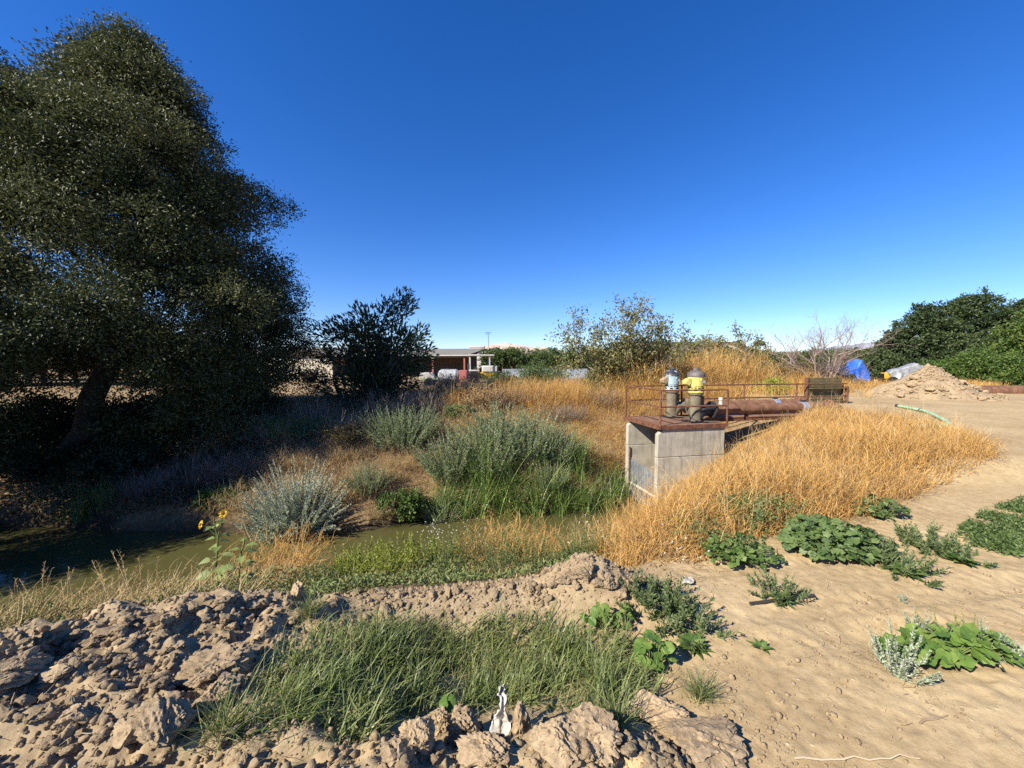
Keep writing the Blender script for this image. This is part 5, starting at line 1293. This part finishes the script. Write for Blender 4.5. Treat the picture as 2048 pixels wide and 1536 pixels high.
for i, (px, py, s, lab) in enumerate([(1790, 1140, 1.0, "bushy fleabane right of the largest mallow patch"), (1840, 1095, 1.0, "bushy fleabane behind, between mallow patch and creeping weed"), (1900, 1115, 0.95, "bushy fleabane at the edge of the creeping weed"), (1562, 1195, 0.75, "lone leafy weed on the road below the golden weeds, black pipe behind it"),
                                      (1320, 1225, 1.0, "spreading leafy weed where the ridge meets the road"), (1365, 1250, 0.95, "spreading leafy weed right of the first by the ridge end"), (1290, 1200, 0.8, "leafy weed just below the right end of the ridge")]):
    if i == 0:
        fb = spiky("fleabane", "weed", lab, 111, 26, 0.30, 0.5, 34, 0.062, 0.015, WEED, "fleabane weeds on the road edge", STEMG, 0.05, 0.9, 0.0035, 0.2); place(fb, px, py, s, 0, True)
    else: place(fb, px, py, s, i * 1.2, label=lab)
def rosette(px, py, n, L, W, label, seed, h=0.05):
    rg = np.random.default_rng(seed); p = gnd(px, py); o = tag(empty("leaf_rosette", p), label, "weed", "leaf rosettes on the road"); g = Geo()
    for k in range(n):
        a = k * 2.4; d = np.array([math.cos(a), math.sin(a), 0.25 + 0.9 * k / n]); heart(g, np.array([0, 0, 0.0]) + d * 0.01, d, np.array([0, -0.15, 1.0]), L * rg.uniform(0.7, 1.1) * (1 - 0.3 * k / n), W, rg.random())
    g.build("foliage", GREEN, o); return o
rosette(1385, 1298, 38, 0.115, 0.042, "broad dark-leaved dock rosette below the spreading weeds", 1)
rosette(1565, 1205, 24, 0.10, 0.034, "dark-leaved rosette at the foot of the lone leafy weed", 2)
rosette(1523, 1300, 9, 0.075, 0.03, "tiny star-shaped rosette alone on the bare road", 3)
rosette(1810, 1150, 20, 0.14, 0.06, "dark-leaved rosette below the bushy fleabane", 4)
rosette(1925, 1128, 18, 0.13, 0.06, "dark-leaved rosette at the right end of the fleabane row", 5)
sp = spiky("grey_goosefoot", "weed", "grey-green spiky goosefoot at the left side of the gourd plant", 121, 26, 0.30, 0.22, 75, 0.032, 0.009, SILVER, "goosefoot plants around the gourd", STEMG, 0.05, 0.45, 0.003)
place(sp, 1800, 1345, 1.0, 0, True)
for i, (px, py, s, lab) in enumerate([(1840, 1275, 0.6, "small goosefoot spike behind the gourd leaves"), (1975, 1310, 0.75, "grey goosefoot at the right side of the gourd plant"), (1995, 1330, 0.6, "low grey goosefoot at the far right of the gourd plant"), (1805, 1205, 0.25, "tiny grey tuft on the bare road above the gourd plant")]):
    place(sp, px, py, s, i, label=lab)
sy = spiky("yellow_weed", "weed", "thin yellow-green weed spikes behind the gourd plant", 122, 9, 0.26, 0.22, 50, 0.02, 0.006, LIME, "yellow-green spikes around the gourd", STEMG, 0.1, 0.3, 0.002)
place(sy, 1895, 1290, 1.0, 0, True); place(sy, 1950, 1300, 1.15, 2.0, label="tall yellow-green weed spikes at the right of the gourd plant")
tf = tag(empty("grass_tuft"), "dense green grass tuft between the clod heap and the road", "grass tuft", "separate grass tufts near the clods"); g = Geo(); rgq = np.random.default_rng(3)
n_ = 190; a = rgq.uniform(0, 6.28, n_); blades(g, np.column_stack([rgq.normal(0, 0.03, n_), rgq.normal(0, 0.025, n_), np.full(n_, -0.01)]), rgq.uniform(0.12, 0.26, n_), 0.0045, a, rgq.uniform(0.1, 1.1, n_), rgq.normal(0.5, 0.3, n_), rgq.random(n_), 5, 0.04, rg=rgq)
g.build("blades", GRASS, tf)['kind'] = 'stuff'
place(tf, 1225, 1470, 1.0, 0, True)
place(tf, 1400, 1405, 0.75, 1, label="flat blue-green grass tuft on the pale crumbs right of the hollow"); place(tf, 450, 1480, 1.0, 2, label="dark grass tuft beside the upright pointed clod"); place(tf, 620, 1235, 0.8, 2, label="dark weed tuft on the ridge face right below the round clod")

TWIG = surf_mat("bare_twig", [(0.24, 0.17, 0.115), (0.36, 0.27, 0.19)], 20, 0.8)
def stick(name, label, pts, r, mat, cat, wob=0.03):
    g = Geo(); P = np.concatenate([bend(p, q, 5, 0, wob, rgq)[:-1] for p, q in zip(pts, pts[1:])] + [np.array(pts[-1])[None]])
    tube(g, P, np.linspace(r, r * 0.5, len(P)), 6); return tag(g.build(name, mat, None, True), label, cat)
tw = tag(empty("dead_branch", gnd(-20, 1530)), "bare tan dead branch reaching into the lower left corner", "branch")
b0 = np.array(tw.location)
for pts in ([(-40, 1530, 1.45), (20, 1440, 1.5), (52, 1375, 1.55)], [(-30, 1535, 1.42), (60, 1480, 1.5), (108, 1395, 1.55)], [(20, 1440, 1.5), (45, 1408, 1.52)], [(-40, 1480, 1.4), (10, 1440, 1.45), (30, 1385, 1.5)], [(60, 1480, 1.5), (88, 1452, 1.52)]):
    g = Geo(); Q = [np.array(at(*p)) - b0 for p in pts]; P = np.concatenate([bend(p, q, 5, 0, 0.03, rgq)[:-1] for p, q in zip(Q, Q[1:])] + [Q[-1][None]]); tube(g, P, np.linspace(0.007, 0.002, len(P)), 6); g.build("twig", TWIG, tw, True)
def on_ground(px, py, dz=0.01): p = gnd(px, py); return (p.x, p.y, p.z + dz)
stick("stick", "thin dead stick lying on the road near the bottom edge", [on_ground(1840, 1452), on_ground(1895, 1450)], 0.005, TWIG, "stick")
stick("stick", "long crooked pale root along the bottom edge of the road", [on_ground(1590, 1522), on_ground(1660, 1533), on_ground(1760, 1531), on_ground(1840, 1523)], 0.0045, PALE, "stick")
stick("stick", "short split piece of pale wood beside the grass tuft", [on_ground(1215, 1490, 0.05), on_ground(1228, 1530, 0.02)], 0.012, PALE, "stick")

# ------------------------------------------------------------------ pipe, hose and litter on the road side
bp = tag(empty("steel_pipe", (22.3, 18.4, 0.31), 0.03), "large rusty steel pipe lying open-ended beside the soil heap", "pipe")
MB().lathe([(0.27, 0.0), (0.30, 0.0), (0.30, 9.0), (0.27, 9.0), (0.27, 0.0)], n=40, ax='X').build("pipe_shell", RUSTP, bp)
MB().box((1.0, -0.36, -0.32), (9.0, -0.25, -0.18)).build("lower_bar", RUST, bp, 0.01)  # rusty bar along the lower front edge of the pipe
HOSEM = surf_mat("pale_green_hose", [(0.22, 0.46, 0.27), (0.32, 0.58, 0.36), (0.42, 0.66, 0.46)], 5, 0.5, stain=((0.36, 0.33, 0.2), 3, 0.58, 0.74))
def hose_pts(L):
    P = [gnd(x, y) + Vector((0, 0, 0.05)) for x, y in L]; out = []
    for i in range(len(P) - 1):      # Catmull-Rom through the ground points
        a, b, c, d = P[max(i - 1, 0)], P[i], P[i + 1], P[min(i + 2, len(P) - 1)]
        for k in range(6):
            t = k / 6; out.append(0.5 * ((2 * b) + (c - a) * t + (2 * a - 5 * b + 4 * c - d) * t * t + (3 * b - a - 3 * c + d) * t ** 3))
    return out + [P[-1]]
ho = tag(empty("suction_hose"), "pale green suction hose lying in a hairpin on the dirt road", "hose")
hp = hose_pts([(1796, 816), (1822, 820), (1850, 826), (1875, 838), (1896, 851), (1878, 856), (1840, 856), (1795, 857)])
MB().tube(hp, 0.042, 12).build("hose_body", HOSEM, ho)
d = (hp[0] - hp[1]).normalized()
MB().cyl(hp[0] - d * 0.05, hp[0] + d * 0.10, 0.053, n=16).build("coupling", DARKI, ho)
d2 = (hp[13] - hp[12]).normalized()
MB().cyl(hp[10] - d2 * 0.05, hp[10] + d2 * 0.05, 0.05, n=16).build("band", TANI, ho)
BLP = surf_mat("black_plastic_pipe", [(0.02, 0.022, 0.02), (0.05, 0.05, 0.045)], 9, 0.5)
o = MB().tube([gnd(1500, 1216) + Vector((0, 0, 0.012)), gnd(1560, 1206) + Vector((0, 0, 0.014)), gnd(1628, 1196) + Vector((0, 0, 0.018))], 0.011, 10).build("drip_pipe", BLP)
tag(o, "short black plastic pipe lying on the road under the lone leafy weed", "pipe")

RAG = surf_mat("dirty_white_plastic", [(0.26, 0.23, 0.18), (0.42, 0.40, 0.36), (0.52, 0.51, 0.49)], 14, 0.5, 0, 0.3, 60, 0.004, stain=((0.36, 0.27, 0.16), 9, 0.55, 0.68))
def cloth(name, label, cat, pts, mat, seed, sub=10, thick=0.003, amp=0.012):
    """a crumpled sheet between rows of 3-D points"""
    rg = np.random.default_rng(seed); A = np.array([[tuple(p) for p in row] for row in pts]); nr, nc = A.shape[:2]
    u = np.linspace(0, nr - 1, (nr - 1) * sub + 1); v = np.linspace(0, nc - 1, (nc - 1) * sub + 1)
    def lerp(M, t, ax):
        i = np.minimum(t.astype(int), M.shape[ax] - 2); f = (t - i); f = f * f * (3 - 2 * f); sh = [1, 1, 1]; sh[ax] = -1
        return np.take(M, i, ax) * (1 - f.reshape(sh)) + np.take(M, i + 1, ax) * f.reshape(sh)
    G = lerp(lerp(A, u, 0), v, 1)
    UU, VV = np.meshgrid(u, v, indexing='ij')
    for k in range(3): G[..., k] += amp * (vnoise(UU, VV, 0.45, seed + k) + 0.5 * vnoise(UU, VV, 0.2, seed + 5 + k))
    i = np.arange(G.shape[0] * G.shape[1]).reshape(G.shape[:2])
    o = np_mesh(name, G.reshape(-1, 3), np.stack([i[:-1, :-1], i[:-1, 1:], i[1:, 1:], i[1:, :-1]], -1).reshape(-1, 4), mat, smooth=True)
    m_ = o.modifiers.new('thickness', 'SOLIDIFY'); m_.thickness = thick
    return tag(o, label, cat) if label else o
Yr = gnd(990, 1480).y
rows = [(1372, [1000, 1004, 1008], 0.10), (1392, [998, 1003, 1009], 0.06), (1415, [997, 1004, 1012], 0.04), (1440, [988, 1003, 1017], 0.02), (1466, [976, 1000, 1019], 0.0), (1492, [964, 997, 1018], -0.02)]
cloth("plastic_rag", "torn dirty white plastic rag standing upright between the clods", "rag", [[at(x, y, Yr + 0.02 + dy + (0.015 if j == 1 else 0)) for j, x in enumerate(xs)] for y, xs, dy in rows], RAG, 4, 8, 0.002, 0.010)
Yq = gnd(965, 1520).y
cloth("plastic_rag", "second piece of dirty white plastic lying flat at the bottom edge", "rag", [[at(x, y, Yq - 0.05 + 0.012 * j) for x in (935, 958, 985)] for j, y in enumerate((1534, 1524, 1514))], RAG, 9, 8, 0.002, 0.006)
cloth("litter_scrap", "small crumpled white scrap in the weeds below the golden mass", "litter", [[gnd(x, y) + Vector((0, 0, 0.03)) for x in (1364, 1375, 1386)] for y in (1178, 1170, 1163)], RAG, 12, 6, 0.002, 0.012)

# ------------------------------------------------------------------ machines under tarpaulins
TYRE = surf_mat("tyre", [(0.012, 0.012, 0.012), (0.035, 0.033, 0.03)], 20, 0.9)
TARPB = surf_mat("blue_tarp", [(0.02, 0.08, 0.36), (0.035, 0.13, 0.52), (0.07, 0.20, 0.62)], 3, 0.45, 0, 0.3, 12, 0.02)
TARPS = surf_mat("silver_tarp", [(0.16, 0.17, 0.18), (0.27, 0.28, 0.29), (0.46, 0.48, 0.48)], 3, 0.4, 0.15, 0.3, 12, 0.02)
YPAINT = surf_mat("yellow_machine_paint", [(0.48, 0.26, 0.015), (0.62, 0.36, 0.03)], 5, 0.5)
RIM = surf_mat("pale_rim", [(0.55, 0.42, 0.15), (0.68, 0.55, 0.26)], 6, 0.6)
def wheel(parent, c, r, w_, ax='Y', rim=None):
    c = Vector(c); e = 0.5 * w_
    o = MB().lathe([(r * 0.58, -e * 0.8), (r * 0.9, -e), (r, -e * 0.7), (r, e * 0.7), (r * 0.9, e), (r * 0.58, e * 0.8), (r * 0.58, -e * 0.8)], c, 28, ax).build("tyre", TYRE, parent)
    MB().lathe([(0.0, -e * 0.45), (r * 0.25, -e * 0.5), (r * 0.3, -e * 0.3), (r * 0.57, -e * 0.7), (r * 0.57, e * 0.7), (r * 0.3, e * 0.3), (r * 0.25, e * 0.5), (0.0, e * 0.45)], c, 24, ax).build("rim", rim or TYRE, o)
def drape(parent, name, mat, L, Wd, prof, drop, seed):
    """a tarpaulin thrown over a machine: roof line prof (x, z), hanging to height drop(x) on both sides"""
    rg = np.random.default_rng(seed); nx_, nv = 60, 44
    xs = np.linspace(prof[0][0], prof[-1][0], nx_); top = np.interp(xs, [p[0] for p in prof], [p[1] for p in prof])
    V = np.zeros((nx_, nv, 3))
    for i, x in enumerate(xs):
        for j in range(nv):
            t = j / (nv - 1) * 2 - 1; s = abs(t); sg = 1 if t > 0 else -1
            if s < 0.35: y = s / 0.35 * Wd * 0.5; z = top[i] - 0.10 * (s / 0.35) ** 2
            else: q = (s - 0.35) / 0.65; y = Wd * 0.5 * (1 + 0.22 * q + 0.22 * q * math.sin(x * 9 + sg + 1.5 * math.sin(x * 4))); z = (top[i] - 0.10) * (1 - q) + drop * q + 0.10 * q * math.sin(x * 5 + sg * 2)
            V[i, j] = (x + 0.05 * math.sin(7 * t), sg * y, z)
    V[..., 2] += 0.035 * vnoise(V[..., 0], V[..., 1], 0.3, seed); V[..., 0] += 0.06 * vnoise(V[..., 2], V[..., 1], 0.3, seed + 3)
    i = np.arange(nx_ * nv).reshape(nx_, nv)
    o = np_mesh(name, V.reshape(-1, 3), np.stack([i[:-1, :-1], i[:-1, 1:], i[1:, 1:], i[1:, :-1]], -1).reshape(-1, 4), mat, parent, smooth=True)
    m_ = o.modifiers.new('thickness', 'SOLIDIFY'); m_.thickness = 0.008
    return o
q = at(1694, 768, 29.0)
t1 = tag(empty("farm_machine", (q.x, 29.0, 0.0), 0.15), "farm machine mostly hidden under a peaked blue tarpaulin", "machine")
drape(t1, "tarpaulin", TARPB, 2.4, 1.1, [(-1.35, 1.25), (-1.1, 1.62), (-0.8, 1.42), (-0.2, 1.35), (0.35, 1.55), (0.62, 2.05), (0.72, 1.95), (1.0, 1.5), (1.15, 1.25)], 0.32, 5)
MB().box((-1.3, -0.25, 0.35), (1.75, 0.25, 0.5)).build("chassis", RUST, t1, 0.02)
wheel(t1, (-0.42, -0.62, 0.45), 0.45, 0.26, 'Y', RIM); wheel(t1, (-0.42, 0.62, 0.45), 0.45, 0.26, 'Y', RIM); wheel(t1, (1.62, -0.35, 0.28), 0.28, 0.2); wheel(t1, (1.62, 0.35, 0.28), 0.28, 0.2)
q = at(1800, 768, 29.5)
t2 = tag(empty("small_tractor", (q.x, 29.5, 0.0), -0.35), "small yellow tractor covered with a silver tarpaulin", "tractor")
drape(t2, "tarpaulin", TARPS, 2.4, 1.0, [(-0.85, 1.0), (-0.6, 1.28), (-0.2, 1.32), (0.3, 1.55), (0.75, 1.75), (0.95, 1.6), (1.5, 1.5), (2.0, 1.45), (2.1, 1.2)], 0.42, 8)
MB().box((-1.1, -0.34, 0.5), (-0.35, 0.34, 0.98)).build("hood", YPAINT, t2, 0.06)
MB().box((-1.125, -0.26, 0.55), (-1.09, 0.26, 0.9)).build("grille", BLACK, t2, 0.01)
MB().box((-1.0, -0.2, 0.32), (1.7, 0.2, 0.5)).build("chassis", DARKI, t2, 0.02)
for s_ in (-1, 1):
    wheel(t2, (-0.72, s_ * 0.62, 0.34), 0.34, 0.24, 'Y', TYRE); wheel(t2, (1.1, s_ * 0.62, 0.5), 0.5, 0.34, 'Y', RIM)

# ------------------------------------------------------------------ farm yard beyond the far bank
ROOFT = surf_mat("tan_metal_roof", [(0.20, 0.185, 0.14), (0.26, 0.24, 0.185)], 0.6, 0.6, 0.1)
FASCIA = surf_mat("pale_fascia", [(0.40, 0.38, 0.33), (0.50, 0.48, 0.42)], 3, 0.6)
BROWNW = surf_mat("brown_shed_wall", [(0.15, 0.11, 0.085), (0.21, 0.16, 0.125)], 1.0, 0.85)
REDP = surf_mat("red_oxide_post", [(0.24, 0.075, 0.055), (0.34, 0.12, 0.085)], 5, 0.7)
GREYW = surf_mat("grey_metal_wall", [(0.26, 0.25, 0.25), (0.34, 0.33, 0.33)], 1, 0.7)
CREAMW = surf_mat("cream_metal_wall", [(0.52, 0.46, 0.34), (0.62, 0.56, 0.43)], 1, 0.7)
WHITE = surf_mat("white_paint", [(0.42, 0.40, 0.36), (0.58, 0.56, 0.53)], 4, 0.5, stain=((0.34, 0.25, 0.16), 5, 0.62, 0.8))
REDM = surf_mat("faded_red_paint", [(0.26, 0.07, 0.06), (0.38, 0.14, 0.12)], 5, 0.6)
GREYT = surf_mat("grey_tank", [(0.24, 0.26, 0.28), (0.36, 0.38, 0.40)], 3, 0.5)
GREENM = surf_mat("faded_green_paint", [(0.20, 0.30, 0.16), (0.42, 0.50, 0.36)], 5, 0.6)
DGREY = surf_mat("dark_shingle", [(0.055, 0.052, 0.05), (0.10, 0.095, 0.09)], 8, 0.9)
HOUSEW = surf_mat("house_wall", [(0.34, 0.31, 0.27), (0.44, 0.41, 0.36)], 2, 0.85)
PALEB = surf_mat("pale_blue_panel", [(0.22, 0.27, 0.32), (0.32, 0.37, 0.42)], 1.5, 0.5)

sx = at(930, 710, 48).x
sh = tag(empty("open_shed", (sx, 48, 0), R(-7)), "long open-fronted shed with tan metal roof and red posts", "shed")
Ls = 26
MB().poly([(-Ls, -0.5, 2.70), (0.4, -0.5, 2.70), (0.4, 11.8, 4.0), (-Ls, 11.8, 4.0)], (0, 0, 0.07)).build("roof", ROOFT, sh)
MB().box((-Ls, -0.56, 2.66), (0.45, -0.5, 2.79)).build("fascia", FASCIA, sh)
MB().poly([(0.405, -0.5, 2.5), (0.405, 11.8, 3.8), (0.405, 11.8, 4.06), (0.405, -0.5, 2.76)], (0.06, 0, 0)).build("verge_board", REDP, sh)
MB().box((-Ls, 6.0, 0), (0.2, 6.12, 3.2)).build("back_wall", BROWNW, sh)
for k in range(6):
    MB().box((-0.12 - 4.1 * k, -0.3, -0.1), (0.08 - 4.1 * k, -0.1, 2.62)).build("post", REDP, sh, 0.01)
MB().box((-Ls, -0.3, 2.45), (0.1, -0.2, 2.60)).build("front_beam", BROWNW, sh)
gbx = at(967, 720, 62).x
gb = tag(empty("metal_building", (gbx, 62, 0), R(-4)), "grey metal building with low gable behind the right end of the open shed", "building")
MB().poly([(0, 0, -0.1), (3.3, 0, -0.1), (3.3, 0, 3.5), (1.6, 0, 4.15), (0, 0, 3.75)], (0, 12, 0)).build("wall", GREYW, gb)
MB().poly([(-0.1, -0.15, 3.72), (1.6, -0.15, 4.17), (3.4, -0.15, 3.47), (3.4, -0.15, 3.57), (1.6, -0.15, 4.28), (-0.1, -0.15, 3.82)], (0, 12.3, 0)).build("roof", BROWNW, gb)
for px0, px1, z, lab in ((808, 848, 4.7, "white roof showing above the left part of the open shed"), (938, 968, 5.2, "white roof showing above the right end of the open shed")):
    a, b = at(px0, 700, 72), at(px1, 700, 72)
    o = tag(empty("storage_trailer", (a.x, 72, 0)), lab, "trailer"); Lw = b.x - a.x
    MB().box((0, 0, 0.9), (Lw, 2.4, z - 0.5)).build("body", WHITE, o, 0.05); MB().box((-0.05, -0.05, z - 0.5), (Lw + 0.05, 2.45, z - 0.15)).build("roof", WHITE, o, 0.08)
    wheel(o, (0.6, 0.2, 0.45), 0.45, 0.3); wheel(o, (Lw - 0.6, 0.2, 0.45), 0.45, 0.3)
an = tag(empty("antenna", (at(978, 700, 64).x, 64, 3.9)), "thin antenna mast with short cross bars above the grey gable", "antenna")
MB().cyl((0, 0, 0), (-0.15, 0, 3.1), 0.04, 0.03, 8).build("mast", DARKI, an)
for z_, w_ in ((3.0, 0.55), (2.75, 0.4)): MB().cyl((-0.14 - w_, 0, z_), (-0.14 + w_, 0, z_), 0.03, n=6).build("cross_bar", DARKI, an)

wb = tag(empty("metal_barn", (at(480, 728, 38).x, 38, 0), R(4)), "cream ribbed metal barn seen under the oak's branches", "barn")
mb = MB()
for k in range(64): mb.box((k * 0.14, -0.02 * (k % 2), 0), (k * 0.14 + 0.1395, 0.1, 2.7))
mb.build("ribbed_wall", CREAMW, wb, smooth=False)
MB().poly([(-0.3, -0.4, 2.7), (9.2, -0.4, 2.7), (9.2, 3.2, 3.4), (-0.3, 3.2, 3.4)], (0, 0, 0.08)).build("roof", ROOFT, wb)
tr_ = tag(empty("utility_trailer", (at(618, 760, 34).x, 34, 0), 0.2), "rusty utility trailer with pale tank parked before the cream barn", "trailer")
MB().box((-1.1, -0.6, 0.5), (1.1, 0.6, 0.62)).build("bed", RUST, tr_, 0.01); MB().cyl((-0.8, 0, 1.0), (0.7, 0, 1.0), 0.38, n=24).build("tank", CREAMW, tr_)
MB().bar((1.1, 0, 0.55), (2.0, 0, 0.45), 0.08, 0.08).build("drawbar", RUST, tr_)
for s_ in (-1, 1): wheel(tr_, (0, s_ * 0.7, 0.34), 0.34, 0.2)
rgh = np.random.default_rng(8)
g = Geo(); 
q = at(560, 800, 21.5)
HX2, HY2 = np.meshgrid(np.linspace(-3.4, 3.4, 70), np.linspace(-1.6, 1.6, 40))
Z2 = 0.75 * np.maximum(0, 1 - np.hypot(HX2 / 3.3, HY2 / 1.5)) ** 0.8 + 0.06 * fbm(HX2, HY2, 0.5, 3, 88) - 0.06
i_ = np.arange(HX2.size).reshape(HX2.shape)
o = np_mesh("soil_bank", np.stack([HX2, HY2, Z2], -1).reshape(-1, 3), np.stack([i_[:-1, :-1], i_[:-1, 1:], i_[1:, 1:], i_[1:, :-1]], -1).reshape(-1, 4), CLOD, smooth=True)
o.location = (q.x, 21.5, 0); tag(o, "low sunlit bank of loose soil below the cream barn", "soil bank")

# old tractor with a sun canopy
tx = at(962, 760, 31)
tk = tag(empty("old_tractor", (tx.x, 31, 0), R(8)), "old white and yellow tractor under a flat white sun canopy", "tractor")
MB().box((-0.75, -0.6, 1.66), (0.75, 0.6, 1.74)).build("canopy", WHITE, tk, 0.02)
for x_, y_ in ((-0.68, -0.5), (-0.68, 0.5), (0.45, -0.5), (0.45, 0.5)): MB().box((x_, y_ - 0.03, 0.7), (x_ + 0.06, y_ + 0.03, 1.66)).build("canopy_post", WHITE, tk, 0.005)
MB().box((0.05, -0.36, 0.72), (0.95, 0.36, 1.10)).build("hood", WHITE, tk, 0.06)
MB().box((0.952, -0.3, 0.42), (0.99, 0.3, 0.95)).build("grille", DARKI, tk, 0.01)
MB().box((-0.1, -0.3, 0.32), (0.9, 0.3, 0.715)).build("engine_block", YPAINT, tk, 0.03)
MB().poly([(-0.75, -0.42, 0.6), (-0.2, -0.42, 0.6), (-0.25, -0.42, 0.95), (-0.55, -0.42, 1.25), (-0.78, -0.42, 1.2)], (0, 0.84, 0)).build("seat", DARKI, tk, 0.03)
MB().box((-0.72, -0.66, 0.78), (-0.12, -0.43, 0.86)).build("fender", WHITE, tk, 0.02); MB().box((-0.72, 0.43, 0.78), (-0.12, 0.66, 0.86)).build("fender", WHITE, tk, 0.02)
MB().tube([(0.0, 0, 0.95), (-0.12, 0, 1.12)], 0.02, 8).lathe([(0.14, 0), (0.16, 0.012), (0.18, 0), (0.16, -0.012), (0.14, 0)], (-0.14, 0, 1.13), 18).build("steering_wheel", DARKI, tk)
for s_ in (-1, 1): wheel(tk, (-0.42, s_ * 0.55, 0.40), 0.40, 0.24, 'Y', YPAINT); wheel(tk, (0.78, s_ * 0.5, 0.27), 0.27, 0.16, 'Y', YPAINT)
sp_ = tag(empty("sprayer_trailer", (at(903, 760, 25).x, 25, 0), R(-4)), "grey spray tank trailer with a faded red pump box", "trailer")
MB().lathe([(0.0, -0.85), (0.34, -0.82), (0.46, -0.65), (0.46, 0.35), (0.34, 0.52), (0, 0.55)], (0, 0, 0.85), 28, 'X').build("tank", GREYT, sp_)
MB().cyl((-0.2, 0, 1.25), (-0.2, 0, 1.38), 0.15, n=18).build("tank_lid", DARKI, sp_)
MB().box((0.58, -0.4, 0.62), (1.1, 0.4, 1.25)).build("pump_box", REDM, sp_, 0.04); MB().box((-0.9, -0.3, 0.38), (1.3, 0.3, 0.46)).build("chassis", RUST, sp_, 0.01)
for s_ in (-1, 1): wheel(sp_, (-0.1, s_ * 0.55, 0.36), 0.36, 0.2, 'Y', REDM)
gm = tag(empty("hay_rake", (at(868, 752, 27).x, 27, 0), R(5)), "faded green and white farm implement parked before the shed's left post", "implement")
MB().box((-1.0, -0.4, 0.55), (1.1, 0.4, 0.68)).build("frame", GREENM, gm, 0.01); MB().poly([(-1.0, -0.35, 0.68), (0.1, -0.35, 0.68), (-0.1, -0.35, 1.05), (-0.9, -0.35, 1.05)], (0, 0.7, 0)).build("hopper", WHITE, gm, 0.02)
MB().poly([(0.5, -0.3, 0.68), (1.2, -0.3, 0.85), (1.2, -0.3, 1.12), (0.6, -0.3, 0.9)], (0, 0.6, 0)).build("chute", GREENM, gm, 0.02)
for s_ in (-1, 1): wheel(gm, (-0.3, s_ * 0.5, 0.34), 0.34, 0.18, 'Y', GREENM)
MB().bar((1.1, 0, 0.6), (1.9, 0, 0.4), 0.07, 0.07).build("drawbar", RUST, gm)

tk.scale = (1.38, 1.38, 1.38)
# pale panel fence before the orchard
a, b = at(1005, 740, 40), at(1175, 740, 40)
pf = tag(empty("panel_fence", (a.x, 40, 0)), "pale blue corrugated panel fence in front of the orchard", "fence")
nP = 9; wP = (b.x - a.x) / nP
for k in range(nP):
    mb = MB()
    for j in range(8): mb.box((k * wP + j * wP / 8, -0.015 * (j % 2), 0.1), (k * wP + (j + 0.98) * wP / 8, 0.03, 1.12 + 0.02 * (k % 3)))
    mb.build("panel", PALEB, pf, smooth=False)
    MB().box((k * wP - 0.05, 0.035, -0.1), (k * wP + 0.03, 0.11, 1.4)).build("post", RUST, pf)

# house with dark roof behind the pumps
hxp = at(1405, 728, 44).x
hs2 = tag(empty("farm_house", (hxp, 44, 0), R(-3)), "low house with a dark shingle roof and white gable fascia behind the dry brush", "house")
MB().box((-7.5, 1.0, -0.1), (6.0, 8.0, 2.5)).build("wall", HOUSEW, hs2)
MB().poly([(-8.0, 0.4, 2.45), (6.6, 0.4, 2.45), (6.6, 4.5, 4.35), (-8.0, 4.5, 4.35)], (0, 0, 0.1)).build("roof", DGREY, hs2)
MB().poly([(-8.0, 8.6, 2.45), (-8.0, 4.5, 4.35), (6.6, 4.5, 4.35), (6.6, 8.6, 2.45)], (0, 0, 0.1)).build("roof", DGREY, hs2)
MB().poly([(-1.6, -2.2, -0.1), (4.2, -2.2, -0.1), (4.2, -2.2, 2.35), (1.3, -2.2, 3.62), (-1.6, -2.2, 2.35)], (0, 3.2, 0)).build("gable_wall", HOUSEW, hs2)
for x0, x1 in ((-2.1, 1.3), (4.7, 1.3)):
    MB().poly([(x0, -2.75, 2.18), (x1, -2.75, 3.68), (x1, -2.75, 3.80), (x0, -2.75, 2.30)], (0, 5.2, 0)).build("gable_roof", DGREY, hs2)
    MB().poly([(x0, -2.84, 2.10), (x1, -2.84, 3.62), (x1, -2.84, 3.84), (x0, -2.84, 2.32)], (0, 0.085, 0)).build("fascia", WHITE, hs2)
MB().box((0.6, -2.26, 0.9), (2.0, -2.2, 2.0)).build("window", DARKI, hs2)
